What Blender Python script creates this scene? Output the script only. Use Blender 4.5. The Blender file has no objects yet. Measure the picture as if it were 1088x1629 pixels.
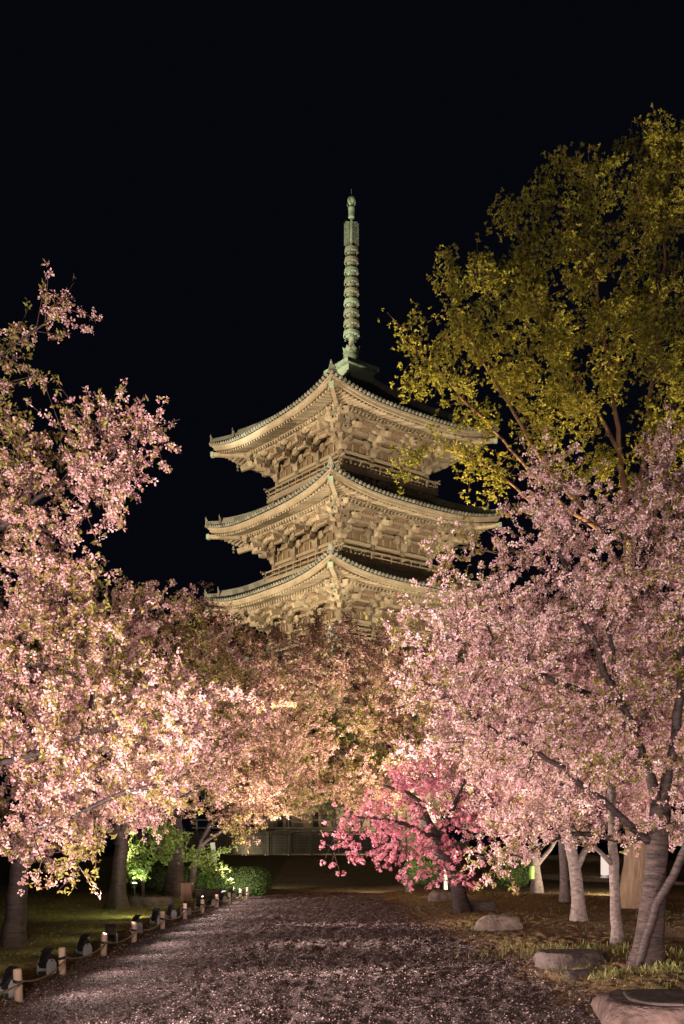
import bpy, math, random
import numpy as np
from mathutils import Vector

random.seed(7)
R = np.random.default_rng(11)
SC = bpy.context.scene
COL = SC.collection
rad = math.radians

# ------------------------------------------------------------------ camera
F, HZ, CX, CAMH = 1620.0, 1340.0, 544.0, 1.7          # focal length and horizon in photo pixels
cam_d = bpy.data.cameras.new("camera")
cam = bpy.data.objects.new("camera", cam_d)
COL.objects.link(cam)
cam.location = (0, 0, CAMH)
cam.rotation_euler = (rad(90), 0, 0)
cam_d.sensor_fit = 'VERTICAL'
cam_d.sensor_height = 36
cam_d.lens = F / 1629 * 36
cam_d.shift_y = (HZ - 814.5) / 1629
cam_d.clip_end = 3000
SC.camera = cam

# ------------------------------------------------------------------ night sky, exposure
world = bpy.data.worlds.new("World")
SC.world = world
world.use_nodes = True
wn, wl = world.node_tree.nodes, world.node_tree.links
wn["Background"].inputs[0].default_value = (0.0016, 0.0018, 0.0037, 1)
wn["Background"].inputs[1].default_value = 1.0
SC.view_settings.view_transform = 'Standard'
SC.view_settings.look = 'None'
SC.view_settings.exposure = .1
SC.view_settings.gamma = 1
SC.cycles.max_bounces = 4
SC.cycles.diffuse_bounces = 2
SC.cycles.transmission_bounces = 3
SC.cycles.caustics_reflective = False
SC.cycles.caustics_refractive = False
SC.cycles.sample_clamp_indirect = 3


def at(px, py, Y):
    """A point of the place that stands Y metres ahead of the camera."""
    return np.array([(px - CX) * Y / F, Y, CAMH + (HZ - py) * Y / F])


def spot(loc, target, power, angle=110, color=(1, .8, .62), blend=.7, radius=.12):  # row floods and added, unseen fill lamps alike
    d = bpy.data.lights.new("flood_or_fill_lamp", 'SPOT')
    d.energy, d.color, d.spot_size, d.spot_blend, d.shadow_soft_size = power, color, rad(angle), blend, radius
    o = bpy.data.objects.new("flood_or_fill_lamp", d)
    COL.objects.link(o)
    o.location = loc
    o.rotation_euler = (Vector(target) - Vector(loc)).to_track_quat('-Z', 'Y').to_euler()
    return o


WARM, PINKW, YEL = (1, .79, .52), (1, .79, .72), (1, .74, .3)
# floodlights of the pagoda, unseen, to its left, right and front
spot((-62, 34, 7), (0, 83, 29), 300000, 32, (1, .81, .55), .6, .25)
spot((16, 44, 1.2), (4, 80, 26), 72000, 75, (1, .83, .58), .8, .2)
spot((-8, 58, 1.0), (-1, 83, 38), 30000, 60, (1, .85, .56), .8, .15)
spot((-30, 70, 8), (0.8, 83, 50.5), 120000, 17, (1, .98, .74), .7, .15)
spot((-4.2, 79.6, 36.3), (0.7, 82.9, 46), 1500, 70, (1, .98, .74), .7, .1)  # added unseen lamp above the top roof, brightens the spire
# the row of floods beside the path (their fixtures are built further down)
ROW_X = -3.75
ROW_Y = [11.35, 13.1, 15.15, 16.9, 18.8, 20.8, 22.4, 24.0, 25.6, 27.3, 28.9, 30.3]
for i, y in enumerate(ROW_Y):
    if i % 2 == 0:      # up over the path, into the trees opposite
        spot((ROW_X + .2, y, .36), (ROW_X + 5.2, y + 1.6, 4.8), 900, 124, PINKW, .8, .06)
    else:               # steep, into the crowns over the row
        spot((ROW_X + .1, y, .36), (ROW_X + (1.8 if y < 20 else .6), y + 1.2, 4.4), 240 if y < 20 else 420, 140, (1, .80, .71), .8, .06)
for y in ROW_Y:          # extra lamp added per flood, as its spill over the path
    spot((-3.25, y + .1, .5), (-1.2, y - .6, .3), 75, 165, PINKW, 1, .06)
# the same row goes on unseen beside the camera; last two are added fills
spot((-3.6, 7.6, .45), (4.0, 13.0, 4.5), 2300, 95, PINKW, .8, .08)
spot((-3.6, 4.6, .45), (-6.0, 13.0, 8.5), 5000, 95, PINKW, .8, .08)
spot((-3.3, 2.5, .45), (4.5, 14.0, 4.5), 3000, 80, PINKW, .8, .08)
spot((-2.6, 1.0, .45), (-4.5, 18.0, 8.5), 4800, 62, (1, .79, .71), .8, .08)
spot((4.6, 3.5, .4), (4.0, 13.0, 5.5), 3400, 90, PINKW, .8, .08)  # added unseen lamp right of the camera, fills the right cherry
spot((-1.2, -1.0, 2.2), (1.2, 18.0, .2), 3300, 62, (1, .78, .66), .8, .3)  # added fill lamp behind the camera, brightens the path
# floods among the trees behind, most of them added to brighten crowns and verge
spot((-8.0, 20.5, .4), (-5.0, 27.0, 10.0), 6000, 66, (1, .80, .68), .9, .08)  # added without a fixture, lifts the dark crown tops over the lawn
spot((-6.9, 28.4, .4), (-3.4, 32.5, 11.5), 4500, 66, (1, .80, .66), .9, .08)  # added likewise for the twin trunked cherry's crown
spot((2.6, 31.0, .3), (.2, 34.0, 12.0), 4500, 66, (1, .80, .68), .9, .08)
spot((.4, 3.6, .5), (-2.6, 28.0, 8.5), 5200, 38, (1, .79, .71), .9, .08)  # added unseen lamp on the near path, long throw to the middle crowns
spot((-3.0, 18.9, .4), (-4.6, 28.0, 6.5), 2400, 80, (1, .79, .70), .9, .08)  # added local lamp for the left middle crowns
spot((-2.6, 27.4, .4), (-1.8, 32.5, 11.0), 2600, 60, (1, .80, .70), .9, .08)
spot((-2.2, 36.5, .3), (-2.5, 41.0, 6.0), 1700, 140, (1, .9, .68), .8, .08)
spot((1.2, 33.0, .3), (.5, 37.5, 5.5), 2000, 140, (1, .82, .6), .8, .08)
spot((1.9, 27.6, .3), (-.6, 33.5, 11.0), 7500, 70, (1, .82, .76), .8, .08)  # added local lamp to brighten the peach cherry
spot((9.2, 24.3, .4), (7.6, 25.2, 15.0), 4500, 70, YEL, .8, .1)
spot((2.2, 28.5, .35), (5.0, 25.0, 12.0), 9500, 90, YEL, .8, .1)
spot((-3.7, 22.4, .45), (6.6, 25.0, 14.5), 31000, 48, (1, .77, .33), .8, .1)  # added at the row, yellow throw into the tall tree
spot((8.2, 16.5, .35), (5.5, 19.5, 4.0), 1300, 130, PINKW, .8, .1)
spot((8.5, 30.0, .35), (6.5, 34.0, 4.5), 2000, 140, (1, .85, .62), .8, .1)
for y in (13.1, 16.9, 20.8):
    spot((-3.5, y, .5), (3.8, y - .2, 1.5), 5200, 46, (1, .80, .68), 1, .08)  # added at the row, to brighten the right verge
spot((-3.5, 22.4, .45), (2.2, 23.0, 3.9), 1900, 50, PINKW, .8, .08)  # added at the row, to brighten the deep pink cherry
for y in ROW_Y:          # and another added per flood, as spill backwards over the lawn
    spot((-4.15, y + .2, .55), (-6.0, y + .8, .25), 15, 168, (1, .88, .5), 1, .06)
spot((-4.0, 22.4, .6), (-7.5, 24.0, .3), 240, 140, (.95, 1, .4), 1, .06)


# ------------------------------------------------------------------ helpers
def vnoise2(x, y, seed=0):
    r = np.random.default_rng(seed).random((256, 256))
    xi, yi = np.floor(x).astype(int), np.floor(y).astype(int)
    fx, fy = x - xi, y - yi
    fx, fy = fx * fx * (3 - 2 * fx), fy * fy * (3 - 2 * fy)
    a, b = r[xi % 256, yi % 256], r[(xi + 1) % 256, yi % 256]
    c, d = r[xi % 256, (yi + 1) % 256], r[(xi + 1) % 256, (yi + 1) % 256]
    return (a * (1 - fx) + b * fx) * (1 - fy) + (c * (1 - fx) + d * fx) * fy


def vnoise3(p, seed=0):
    z = p[:, 2] * .83
    return (vnoise2(p[:, 0] + z * .37, p[:, 1] + z, seed) + vnoise2(p[:, 0] * .9 - z, p[:, 2] + p[:, 1] * .41, seed + 1)) / 2


def unit(a):
    return a / np.maximum(np.linalg.norm(a, axis=-1, keepdims=True), 1e-9)


def rand_unit(n):
    return unit(R.normal(size=(n, 3)))


class MB:
    """Collects boxes, beams, tubes and quads; build() links them as ONE mesh object."""

    def __init__(s):
        s.v, s.q, s.t, s.tint, s.n = [], [], [], [], 0

    def add(s, v, q=None, t=None, tint=None):
        v = np.asarray(v, dtype=np.float64).reshape(-1, 3)
        if q is not None and len(q):
            s.q.append(np.asarray(q, dtype=np.int64) + s.n)
        if t is not None and len(t):
            s.t.append(np.asarray(t, dtype=np.int64) + s.n)
        if tint is None:
            tint = random.random()
        s.tint.append(np.broadcast_to(np.asarray(tint, dtype=np.float64), (len(v),)))
        s.v.append(v)
        s.n += len(v)

    BQ = [[0, 3, 2, 1], [4, 5, 6, 7], [0, 1, 5, 4], [1, 2, 6, 5], [2, 3, 7, 6], [3, 0, 4, 7]]

    def hexa(s, v8, tint=None):
        s.add(v8, s.BQ, None, tint)

    def box(s, c, size, ax=None, tint=None):
        c = np.asarray(c, float)
        ex, ey, ez = (np.eye(3) if ax is None else np.asarray(ax, float))
        a, b, h = np.asarray(size) / 2
        v = [c + sx * a * ex + sy * b * ey + sz * h * ez for sz in (-1, 1) for sx, sy in ((-1, -1), (1, -1), (1, 1), (-1, 1))]
        s.hexa(v, tint)

    def beam(s, p0, p1, w, h, up=(0, 0, 1), tint=None, taper=1.0):
        p0, p1 = np.asarray(p0, float), np.asarray(p1, float)
        d = unit(p1 - p0)
        x = np.cross(d, up)
        x = x / max(np.linalg.norm(x), 1e-9)
        z = np.cross(x, d)
        v = []
        for p, k in ((p0, 1.0), (p1, taper)):
            v += [p + k * (sx * w / 2 * x + sz * h / 2 * z) for sx, sz in ((-1, -1), (1, -1), (1, 1), (-1, 1))]
        s.hexa(v, tint)

    def tube(s, pts, rr, n=8, cap=True, tint=None, lobes=None):
        pts = np.asarray(pts, float)
        m = len(pts)
        rr = np.broadcast_to(np.asarray(rr, float), (m,))
        d = np.gradient(pts, axis=0)
        d = unit(d)
        ref = np.array([1.0, 0, 0]) if abs(d[0][0]) < .8 else np.array([0, 1.0, 0])
        V = []
        ang = np.linspace(0, 2 * np.pi, n, endpoint=False)
        ca, sa = np.cos(ang)[:, None], np.sin(ang)[:, None]
        for i in range(m):
            x = unit(ref - d[i] * ref.dot(d[i]))
            ref = x
            y = np.cross(d[i], x)
            r = rr[i] if lobes is None else rr[i] * lobes(i, ang)[:, None]
            V.append(pts[i] + r * (ca * x + sa * y))
        V = np.concatenate(V)
        i0 = (np.arange(m - 1)[:, None] * n + np.arange(n)[None, :]).ravel()
        i1 = (np.arange(m - 1)[:, None] * n + (np.arange(n)[None, :] + 1) % n).ravel()
        Q = np.stack([i0, i1, i1 + n, i0 + n], 1)
        T = []
        if cap:
            V = np.concatenate([V, pts[:1], pts[-1:]])
            k = m * n
            for a in range(n):
                b = (a + 1) % n
                T += [[k, b, a], [k + 1, (m - 1) * n + a, (m - 1) * n + b]]
        s.add(V, Q, T, tint)

    def lathe(s, prof, c=(0, 0, 0), n=24, tint=None):
        """prof: (radius, z) pairs"""
        c = np.asarray(c, float)
        ang = np.linspace(0, 2 * np.pi, n, endpoint=False)
        V = np.concatenate([np.stack([r * np.cos(ang), r * np.sin(ang), np.full(n, z)], 1) for r, z in prof]) + c
        m = len(prof)
        i0 = (np.arange(m - 1)[:, None] * n + np.arange(n)[None, :]).ravel()
        i1 = (np.arange(m - 1)[:, None] * n + (np.arange(n)[None, :] + 1) % n).ravel()
        s.add(V, np.stack([i0, i1, i1 + n, i0 + n], 1), None, tint)

    def grid(s, P, tint=None):
        """P: (a, b, 3) array of points"""
        a, b = P.shape[:2]
        i = (np.arange(a - 1)[:, None] * b + np.arange(b - 1)[None, :]).ravel()
        s.add(P.reshape(-1, 3), np.stack([i, i + 1, i + b + 1, i + b], 1), None, tint)

    def kites(s, c, ax, nr, ln, wd, tint, fold=.25):
        """leaf- or petal-shaped quads: base c, pointing along ax, facing nr"""
        n = len(c)
        if n == 0:
            return
        sd = unit(np.cross(ax, nr))
        nr = np.cross(sd, ax)
        ln, wd = np.broadcast_to(ln, (n,))[:, None], np.broadcast_to(wd, (n,))[:, None]
        mid = c + ax * ln * .5 + nr * wd * fold
        V = np.stack([c, mid - sd * wd * .5, c + ax * ln, mid + sd * wd * .5], 1).reshape(-1, 3)
        s.add(V, np.arange(n * 4).reshape(-1, 4), None, np.repeat(np.broadcast_to(tint, (n,)), 4))

    def build(s, name, mat, parent=None, smooth=False, loc=None, origin=None):
        v = np.concatenate(s.v)
        if origin is not None:
            v = v - np.asarray(origin)
        me = bpy.data.meshes.new(name)
        q = np.concatenate(s.q) if s.q else np.zeros((0, 4), int)
        t = np.concatenate(s.t) if s.t else np.zeros((0, 3), int)
        me.vertices.add(len(v))
        me.vertices.foreach_set('co', v.astype(np.float32).ravel())
        me.loops.add(q.size + t.size)
        me.polygons.add(len(q) + len(t))
        me.loops.foreach_set('vertex_index', np.concatenate([q.ravel(), t.ravel()]).astype(np.int32))
        me.polygons.foreach_set('loop_start', np.concatenate([np.arange(len(q)) * 4, q.size + np.arange(len(t)) * 3]).astype(np.int32))
        me.polygons.foreach_set('use_smooth', np.full(len(q) + len(t), smooth))
        at_ = me.attributes.new('tint', 'FLOAT', 'POINT')
        at_.data.foreach_set('value', np.concatenate(s.tint).astype(np.float32))
        me.update(calc_edges=True)
        me.materials.append(mat)
        o = bpy.data.objects.new(name, me)
        COL.objects.link(o)
        if parent is not None:
            o.parent = parent
        if loc is not None:
            o.location = loc
        return o


def tag(o, label=None, cat=None, group=None, kind=None):
    for k, x in (('label', label), ('category', cat), ('group', group), ('kind', kind)):
        if x:
            o[k] = x
    return o


def thing(name, label, cat, loc=(0, 0, 0), rotz=0, group=None):
    o = bpy.data.objects.new(name, None)
    COL.objects.link(o)
    o.location = [float(a) for a in loc]
    o.rotation_euler = (0, 0, rotz)
    return tag(o, label, cat, group)


def copy_tree(o, parent=None):
    c = o.copy()
    COL.objects.link(c)
    c.parent = parent
    for ch in list(o.children):
        copy_tree(ch, c)
    return c


# ------------------------------------------------------------------ materials
def mat(name, c0, c1, rough=.8, nscale=4, bump=.0, bscale=30, tintmix=.5, stretch=(1, 1, 1), metal=0, translucent=0, c2=None, detail=4, spec=.3):
    """Two colours of the surface mixed by noise and by a random value per piece, with a bump."""
    m = bpy.data.materials.new(name)
    m.use_nodes = True
    N, L = m.node_tree.nodes, m.node_tree.links
    b = N["Principled BSDF"]
    out = N["Material Output"]
    b.inputs['Roughness'].default_value = rough
    b.inputs['Metallic'].default_value = metal
    b.inputs['Specular IOR Level'].default_value = spec
    tc = N.new('ShaderNodeTexCoord')
    mp = N.new('ShaderNodeMapping')
    mp.inputs['Scale'].default_value = stretch
    L.new(tc.outputs['Object'], mp.inputs[0])
    no = N.new('ShaderNodeTexNoise')
    no.inputs['Scale'].default_value = nscale
    no.inputs['Detail'].default_value = detail
    L.new(mp.outputs[0], no.inputs['Vector'])
    rp = N.new('ShaderNodeMapRange')
    rp.inputs['From Min'].default_value = .3
    rp.inputs['From Max'].default_value = .7
    L.new(no.outputs['Fac'], rp.inputs['Value'])
    an = N.new('ShaderNodeAttribute')
    an.attribute_name = 'tint'
    mx = N.new('ShaderNodeMix')
    mx.inputs['Factor'].default_value = tintmix
    L.new(rp.outputs[0], mx.inputs['A'])
    L.new(an.outputs['Fac'], mx.inputs['B'])
    cr = N.new('ShaderNodeValToRGB')
    cr.color_ramp.elements[0].color = (*c0, 1)
    cr.color_ramp.elements[1].color = (*c1, 1)
    if c2:
        cr.color_ramp.elements[1].position = .55
        e = cr.color_ramp.elements.new(1.0)
        e.color = (*c2, 1)
    L.new(mx.outputs['Result'], cr.inputs['Fac'])
    L.new(cr.outputs[0], b.inputs['Base Color'])
    if bump:
        bn = N.new('ShaderNodeTexNoise')
        bn.inputs['Scale'].default_value = bscale
        bn.inputs['Detail'].default_value = 5
        L.new(mp.outputs[0], bn.inputs['Vector'])
        bu = N.new('ShaderNodeBump')
        bu.inputs['Strength'].default_value = 1
        bu.inputs['Distance'].default_value = bump
        L.new(bn.outputs['Fac'], bu.inputs['Height'])
        L.new(bu.outputs[0], b.inputs['Normal'])
    if translucent:
        tr = N.new('ShaderNodeBsdfTranslucent')
        L.new(cr.outputs[0], tr.inputs['Color'])
        ms = N.new('ShaderNodeMixShader')
        ms.inputs[0].default_value = translucent
        L.new(b.outputs[0], ms.inputs[1])
        L.new(tr.outputs[0], ms.inputs[2])
        L.new(ms.outputs[0], out.inputs['Surface'])
    return m


def glow(name, color, strength):
    m = bpy.data.materials.new(name)
    m.use_nodes = True
    N, L = m.node_tree.nodes, m.node_tree.links
    e = N.new('ShaderNodeEmission')
    e.inputs[0].default_value = (*color, 1)
    e.inputs[1].default_value = strength
    L.new(e.outputs[0], N["Material Output"].inputs['Surface'])
    return m


M = {
    'wood': mat('aged wood', (.18, .132, .085), (.49, .4, .285), .8, 1.1, .01, 14, .55),
    'wood_red': mat('reddish boards', (.2, .125, .075), (.38, .26, .165), .85, 1.2, .008, 14, .4),
    'wood_shade': mat('recess shaded boards', (.14, .09, .052), (.27, .185, .115), .85, 1.2, .008, 14, .4),  # shade of the bracket recesses put into the panel's colour
    'wood_dark': mat('dark weathered boards', (.05, .04, .03), (.1, .08, .055), .85, 2, .006, 20, .5),
    'plaster': mat('old plaster', (.3, .24, .16), (.42, .34, .23), .9, 1.2, .004, 20, .3),
    'tile': mat('dark roof tile', (.035, .035, .037), (.09, .09, .09), .55, 3, .006, 20, .5),
    'tile_cap': mat('pale tile caps', (.13, .13, .11), (.34, .33, .27), .6, 3, .004, 25, .7),
    'copper': mat('verdigris bronze', (.14, .19, .135), (.31, .39, .28), .65, 2.5, .006, 18, .5, c2=(.33, .33, .22)),
    'copper_grey': mat('grey green bronze', (.17, .18, .13), (.33, .34, .24), .65, 2.5, .006, 18, .6),
    'bark': mat('cherry bark', (.01, .006, .006), (.065, .042, .039), .75, 5, .03, 10, .1, (1, 1, 6), spec=.3),
    'bark_dark': mat('dark cherry bark', (.008, .005, .005), (.042, .026, .024), .6, 7, .02, 16, .2, (.6, .6, 2.8), spec=.3),
    'bark_pale': mat('pale lichen bark', (.07, .05, .046), (.19, .15, .138), .85, 11, .02, 24, .1, (1, 1, 1.8)),
    'bark_tan': mat('smooth tan bark', (.2, .13, .08), (.38, .27, .18), .8, 4, .03, 12, .2, (3, 3, .4)),
    'twig': mat('dark twigs', (.03, .016, .014), (.09, .05, .042), .8, 5, 0, 10, .3),
    'twig_red': mat('reddish twigs', (.06, .03, .018), (.17, .09, .05), .8, 5, 0, 10, .3),
    'pink': mat('pale pink petals', (.34, .15, .16), (.68, .43, .445), .7, 3, 0, 10, .85, translucent=.4, c2=(.84, .64, .64)),
    'pink_warm': mat('shell pink petals', (.3, .13, .13), (.63, .38, .375), .7, 3, 0, 10, .85, translucent=.4, c2=(.82, .62, .61)),
    'pink_cool': mat('rosy petals', (.33, .15, .165), (.7, .46, .475), .7, 3, 0, 10, .85, translucent=.4, c2=(.86, .73, .73)),
    'pink_deep': mat('deep pink petals', (.5, .12, .18), (.78, .3, .38), .65, 3, 0, 10, .85, translucent=.35, c2=(.86, .54, .59)),
    'peach': mat('peach blossom and bronze leaf', (.28, .13, .08), (.58, .35, .27), .75, 2, 0, 10, .8, translucent=.4, c2=(.78, .57, .49)),
    'leaf_bronze': mat('bronze young leaves', (.17, .085, .03), (.24, .2, .05), .6, 3, 0, 10, .8, translucent=.4, c2=(.25, .3, .07)),
    'leaf_green': mat('fresh green leaves', (.08, .12, .02), (.17, .25, .05), .55, 3, 0, 10, .8, translucent=.4, c2=(.33, .42, .16)),
    'leaf_olive': mat('yellow olive leaves', (.055, .06, .008), (.18, .17, .02), .6, .5, 0, 10, .5, translucent=.4, c2=(.34, .27, .05)),
    'hedge': mat('hedge leaves', (.025, .045, .01), (.07, .11, .025), .55, 3, 0, 10, .8, translucent=.25, c2=(.1, .14, .04)),
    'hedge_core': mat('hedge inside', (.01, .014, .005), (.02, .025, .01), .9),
    'stone': mat('grey boulder', (.075, .055, .045), (.2, .15, .12), .9, 6, .03, 16, .05),
    'stone_dark': mat('dark mossy boulder', (.03, .022, .02), (.085, .063, .057), .85, 5, .03, 14, .05),
    'stone_pink': mat('weathered granite', (.06, .038, .034), (.2, .135, .12), .9, 5, .06, 14, .02),
    'post': mat('peeled log post', (.4, .29, .21), (.6, .46, .35), .75, 3, .003, 30, .3, (3, 3, .6)),
    'rope': mat('straw rope', (.2, .14, .1), (.36, .27, .2), .9, 30, .003, 90, .2),
    'black': mat('black painted metal', (.012, .012, .013), (.025, .025, .026), .4, 4, .001, 60, .2, spec=.5),
    'grey': mat('grey painted plate', (.24, .25, .26), (.32, .33, .34), .6, 3, .001, 60, .2),
    'lens': mat('dark lamp glass', (.03, .03, .03), (.05, .05, .05), .15, spec=.6),
    'box_wood': mat('brown box wood', (.13, .07, .045), (.22, .13, .09), .7, 3, .004, 24, .3, (4, 4, .5)),
    'fence': mat('grey wooden fence', (.06, .055, .045), (.16, .15, .12), .85, 4, .003, 30, .6),
    'pale_wood': mat('pale rail wood', (.3, .27, .2), (.42, .38, .3), .8, 3, .003, 30, .5),
    'white': mat('white painted surface', (.62, .6, .55), (.78, .76, .7), .6, 3, 0, 10, .3),
    'grass': mat('grass blades', (.09, .07, .025), (.14, .15, .04), .7, 1.5, 0, 10, .6, translucent=.3, c2=(.26, .22, .1)),
    'lime': mat('lime green tape', (.35, .6, .12), (.45, .7, .2), .5),
    'mulch': mat('wet leaf litter', (.03, .019, .017), (.13, .085, .08), .7, 3, 0, 10, .9, c2=(.4, .3, .29)),
    'petal_ground': mat('fallen petals', (.38, .25, .24), (.62, .46, .45), .75, 3, 0, 10, .9, c2=(.85, .72, .72)),
}


def ground_mat(name, cols, scales, bump, rough=.9):
    """Soil, moss and fine petals: three colours by two noises, fine bump."""
    m = bpy.data.materials.new(name)
    m.use_nodes = True
    N, L = m.node_tree.nodes, m.node_tree.links
    b = N["Principled BSDF"]
    b.inputs['Roughness'].default_value = rough
    b.inputs['Specular IOR Level'].default_value = .25
    tc = N.new('ShaderNodeTexCoord')

    def noise(s, lo, hi, det=6):
        n = N.new('ShaderNodeTexNoise')
        n.inputs['Scale'].default_value = s
        n.inputs['Detail'].default_value = det
        n.inputs['Roughness'].default_value = .65
        L.new(tc.outputs['Object'], n.inputs['Vector'])
        r = N.new('ShaderNodeMapRange')
        r.inputs['From Min'].default_value, r.inputs['From Max'].default_value = lo, hi
        L.new(n.outputs['Fac'], r.inputs['Value'])
        return r.outputs[0], n.outputs['Fac']

    def mix(f, a, c):
        x = N.new('ShaderNodeMix')
        x.data_type = 'RGBA'
        L.new(f, x.inputs['Factor'])
        for sock, val in (('A', a), ('B', c)):
            s_ = [i for i in x.inputs if i.name == sock and i.type == 'RGBA'][0]
            if isinstance(val, tuple):
                s_.default_value = (*val, 1)
            else:
                L.new(val, s_)
        return [o for o in x.outputs if o.type == 'RGBA'][0]
    f1, _ = noise(scales[0], .4, .6)
    f2, h2 = noise(scales[1], .45, .62)
    f3, h3 = noise(scales[2], .6, .72, 3)
    c = mix(f1, cols[0], cols[1])
    c = mix(f2, c, cols[2])
    c = mix(f3, c, cols[3])
    L.new(c, b.inputs['Base Color'])
    bu = N.new('ShaderNodeBump')
    bu.inputs['Distance'].default_value = bump
    L.new(h2, bu.inputs['Height'])
    L.new(bu.outputs[0], b.inputs['Normal'])
    return m


M['path'] = ground_mat('wet mulch path strewn with petals', [(.1, .072, .069), (.16, .12, .115), (.042, .029, .028), (.5, .4, .39)], (1.2, 16, 60), .03)
M['moss'] = ground_mat('brown moss bank', [(.16, .088, .05), (.21, .14, .06), (.11, .085, .03), (.4, .26, .2)], (.9, 8, 60), .03)
M['lawn'] = ground_mat('thin dark lawn', [(.09, .065, .02), (.09, .1, .02), (.055, .045, .016), (.2, .14, .08)], (.6, 9, 50), .03)
M['soil'] = ground_mat('dark soil', [(.03, .024, .016), (.035, .035, .014), (.025, .02, .014), (.05, .04, .03)], (.3, 3, 20), .03)
M['gravel'] = ground_mat('pale gravel', [(.2, .16, .13), (.26, .21, .17), (.17, .13, .11), (.3, .25, .22)], (.8, 20, 60), .01)

exec_order = []
# ------------------------------------------------------------------ ground


def edge_r(y):
    """right edge of the path"""
    return np.interp(y, [5, 9.5, 12.5, 15, 17.2, 20, 23, 27, 32, 36], [2.5, 2.35, 2.3, 2.25, 2.05, 1.75, 1.5, 1.4, 1.2, 1.0])


def bank(x, y):
    t = np.clip((y - 41) / 17, 0, 1)
    return .85 * t * t * (3 - 2 * t)


def ground_z(x, y):
    x, y = np.asarray(x, float), np.asarray(y, float)
    right = np.clip((x - edge_r(y)) / 1.6, 0, 1)
    left = np.clip((-3.5 - x) / 2.0, 0, 1)
    z = .10 * right * right * (3 - 2 * right) + .06 * left + bank(x, y)
    return z + .05 * (vnoise2(x * .5 + 9, y * .5 + 4, 3) - .5)


xs = np.concatenate([np.arange(-13, -5, .1), np.arange(-5, 4.6, .032), np.arange(4.6, 17.01, .1)])
ys = [5.0]
while ys[-1] < 62:
    ys.append(ys[-1] + .024 + .0018 * max(0, ys[-1] - 6) + (.15 if ys[-1] > 36 else 0))
ys = np.array(ys)
GX, GY = np.meshgrid(xs, ys)
er = edge_r(GY) + .5 * (vnoise2(GX * 1.3, GY * 1.3, 5) - .5) + .25 * (vnoise2(GX * 5, GY * 5, 6) - .5)
el = -3.52 + .3 * (vnoise2(GX * 2, GY * 2, 7) - .5) + np.interp(GY, [20, 31], [0, .5])
is_path = (GX < er) & (GX > el) & (GY < 33.5 + 1.2 * vnoise2(GX, GY * .5, 8))
is_left = (GX <= el) & ~is_path
GZ = ground_z(GX, GY)
clump = vnoise2(GX * 6.5, GY * 4.6, 21) * .5 + vnoise2(GX * 14, GY * 9, 22) * .5
fine = vnoise2(GX * 20, GY * 16, 23)
wear = np.clip(1.25 - np.abs(GX + .2 + .4 * np.sin(GY * .4)) / 3.2, .25, 1)
GZ += np.where(is_path, .085 * wear * np.clip(clump - .42, -.2, .5) + .03 * (fine - .5), .05 * (clump - .5) + .02 * (fine - .5))
P3 = np.stack([GX, GY, GZ], -1)
a_, b_ = GX.shape
idx = (np.arange(a_ - 1)[:, None] * b_ + np.arange(b_ - 1)[None, :])
cell = lambda msk: msk[:-1, :-1]
for name, msk, m in (('path', cell(is_path), 'path'), ('lawn', cell(is_left), 'lawn'), ('moss_ground', ~cell(is_path) & ~cell(is_left), 'moss')):
    i = idx[msk]
    q = np.stack([i, i + 1, i + b_ + 1, i + b_], 1)
    used, inv = np.unique(q.ravel(), return_inverse=True)
    g = MB()
    g.add(P3.reshape(-1, 3)[used], inv.reshape(-1, 4), None, .5)
    o = g.build(name, M[m], smooth=True)
    tag(o, kind='structure')
# far sheet to the horizon, a little below the near sheets
fx = np.unique(np.concatenate([np.linspace(-700, 700, 29), np.linspace(-40, 40, 33)]))
fy = np.unique(np.concatenate([np.linspace(-60, 1500, 40), np.linspace(-10, 100, 56)]))
FX, FY = np.meshgrid(fx, fy)
inside = (FX > -12.5) & (FX < 16.5) & (FY > 5.5) & (FY < 61)
g = MB()
g.grid(np.stack([FX, FY, bank(FX, FY) - np.where(inside, .3, .04)], -1), .5)
tag(g.build('ground', M['soil'], smooth=True), kind='structure')
# pale side path that curves behind the trees on the right
g = MB()
tt = np.linspace(0, 1, 40)
cx_ = 6.2 + 13 * tt
cy_ = 47.0 - 9.5 * np.sin(tt * 1.9)
inner = np.stack([cx_, cy_ - 1.0, ground_z(cx_, cy_ - 1) + .05], -1)
outer = np.stack([cx_, cy_ + 1.6, ground_z(cx_, cy_ + 1.6) + .05], -1)
g.grid(np.stack([inner, outer], 0), .5)
tag(g.build('side_path', M['gravel'], smooth=True), kind='structure')
g = MB()
g.tube(inner + [0, -.08, .03], .09, 6)
tag(g.build('kerb', M['stone'], smooth=True), kind='structure')


def on_ground(x, y, dz=0.0):
    return np.array([x, y, float(ground_z(x, y)) + dz])


# fallen petals: many tiny quads lying on the path and the moss
def scatter(n, x0, x1, y0, y1, density=None, power=1.6):
    y = y0 + (y1 - y0) * R.random(n) ** power
    x = x0 + (x1 - x0) * R.random(n)
    k = np.ones(n, bool) if density is None else R.random(n) < density(x, y)
    return x[k], y[k]


def surf_z(x, y):
    ix = np.clip(np.searchsorted(xs, x) - 1, 0, len(xs) - 2)
    iy = np.clip(np.searchsorted(ys, y) - 1, 0, len(ys) - 2)
    fx_, fy_ = (x - xs[ix]) / (xs[ix + 1] - xs[ix]), (y - ys[iy]) / (ys[iy + 1] - ys[iy])
    return (GZ[iy, ix] * (1 - fx_) + GZ[iy, ix + 1] * fx_) * (1 - fy_) + (GZ[iy + 1, ix] * (1 - fx_) + GZ[iy + 1, ix + 1] * fx_) * fy_


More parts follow.
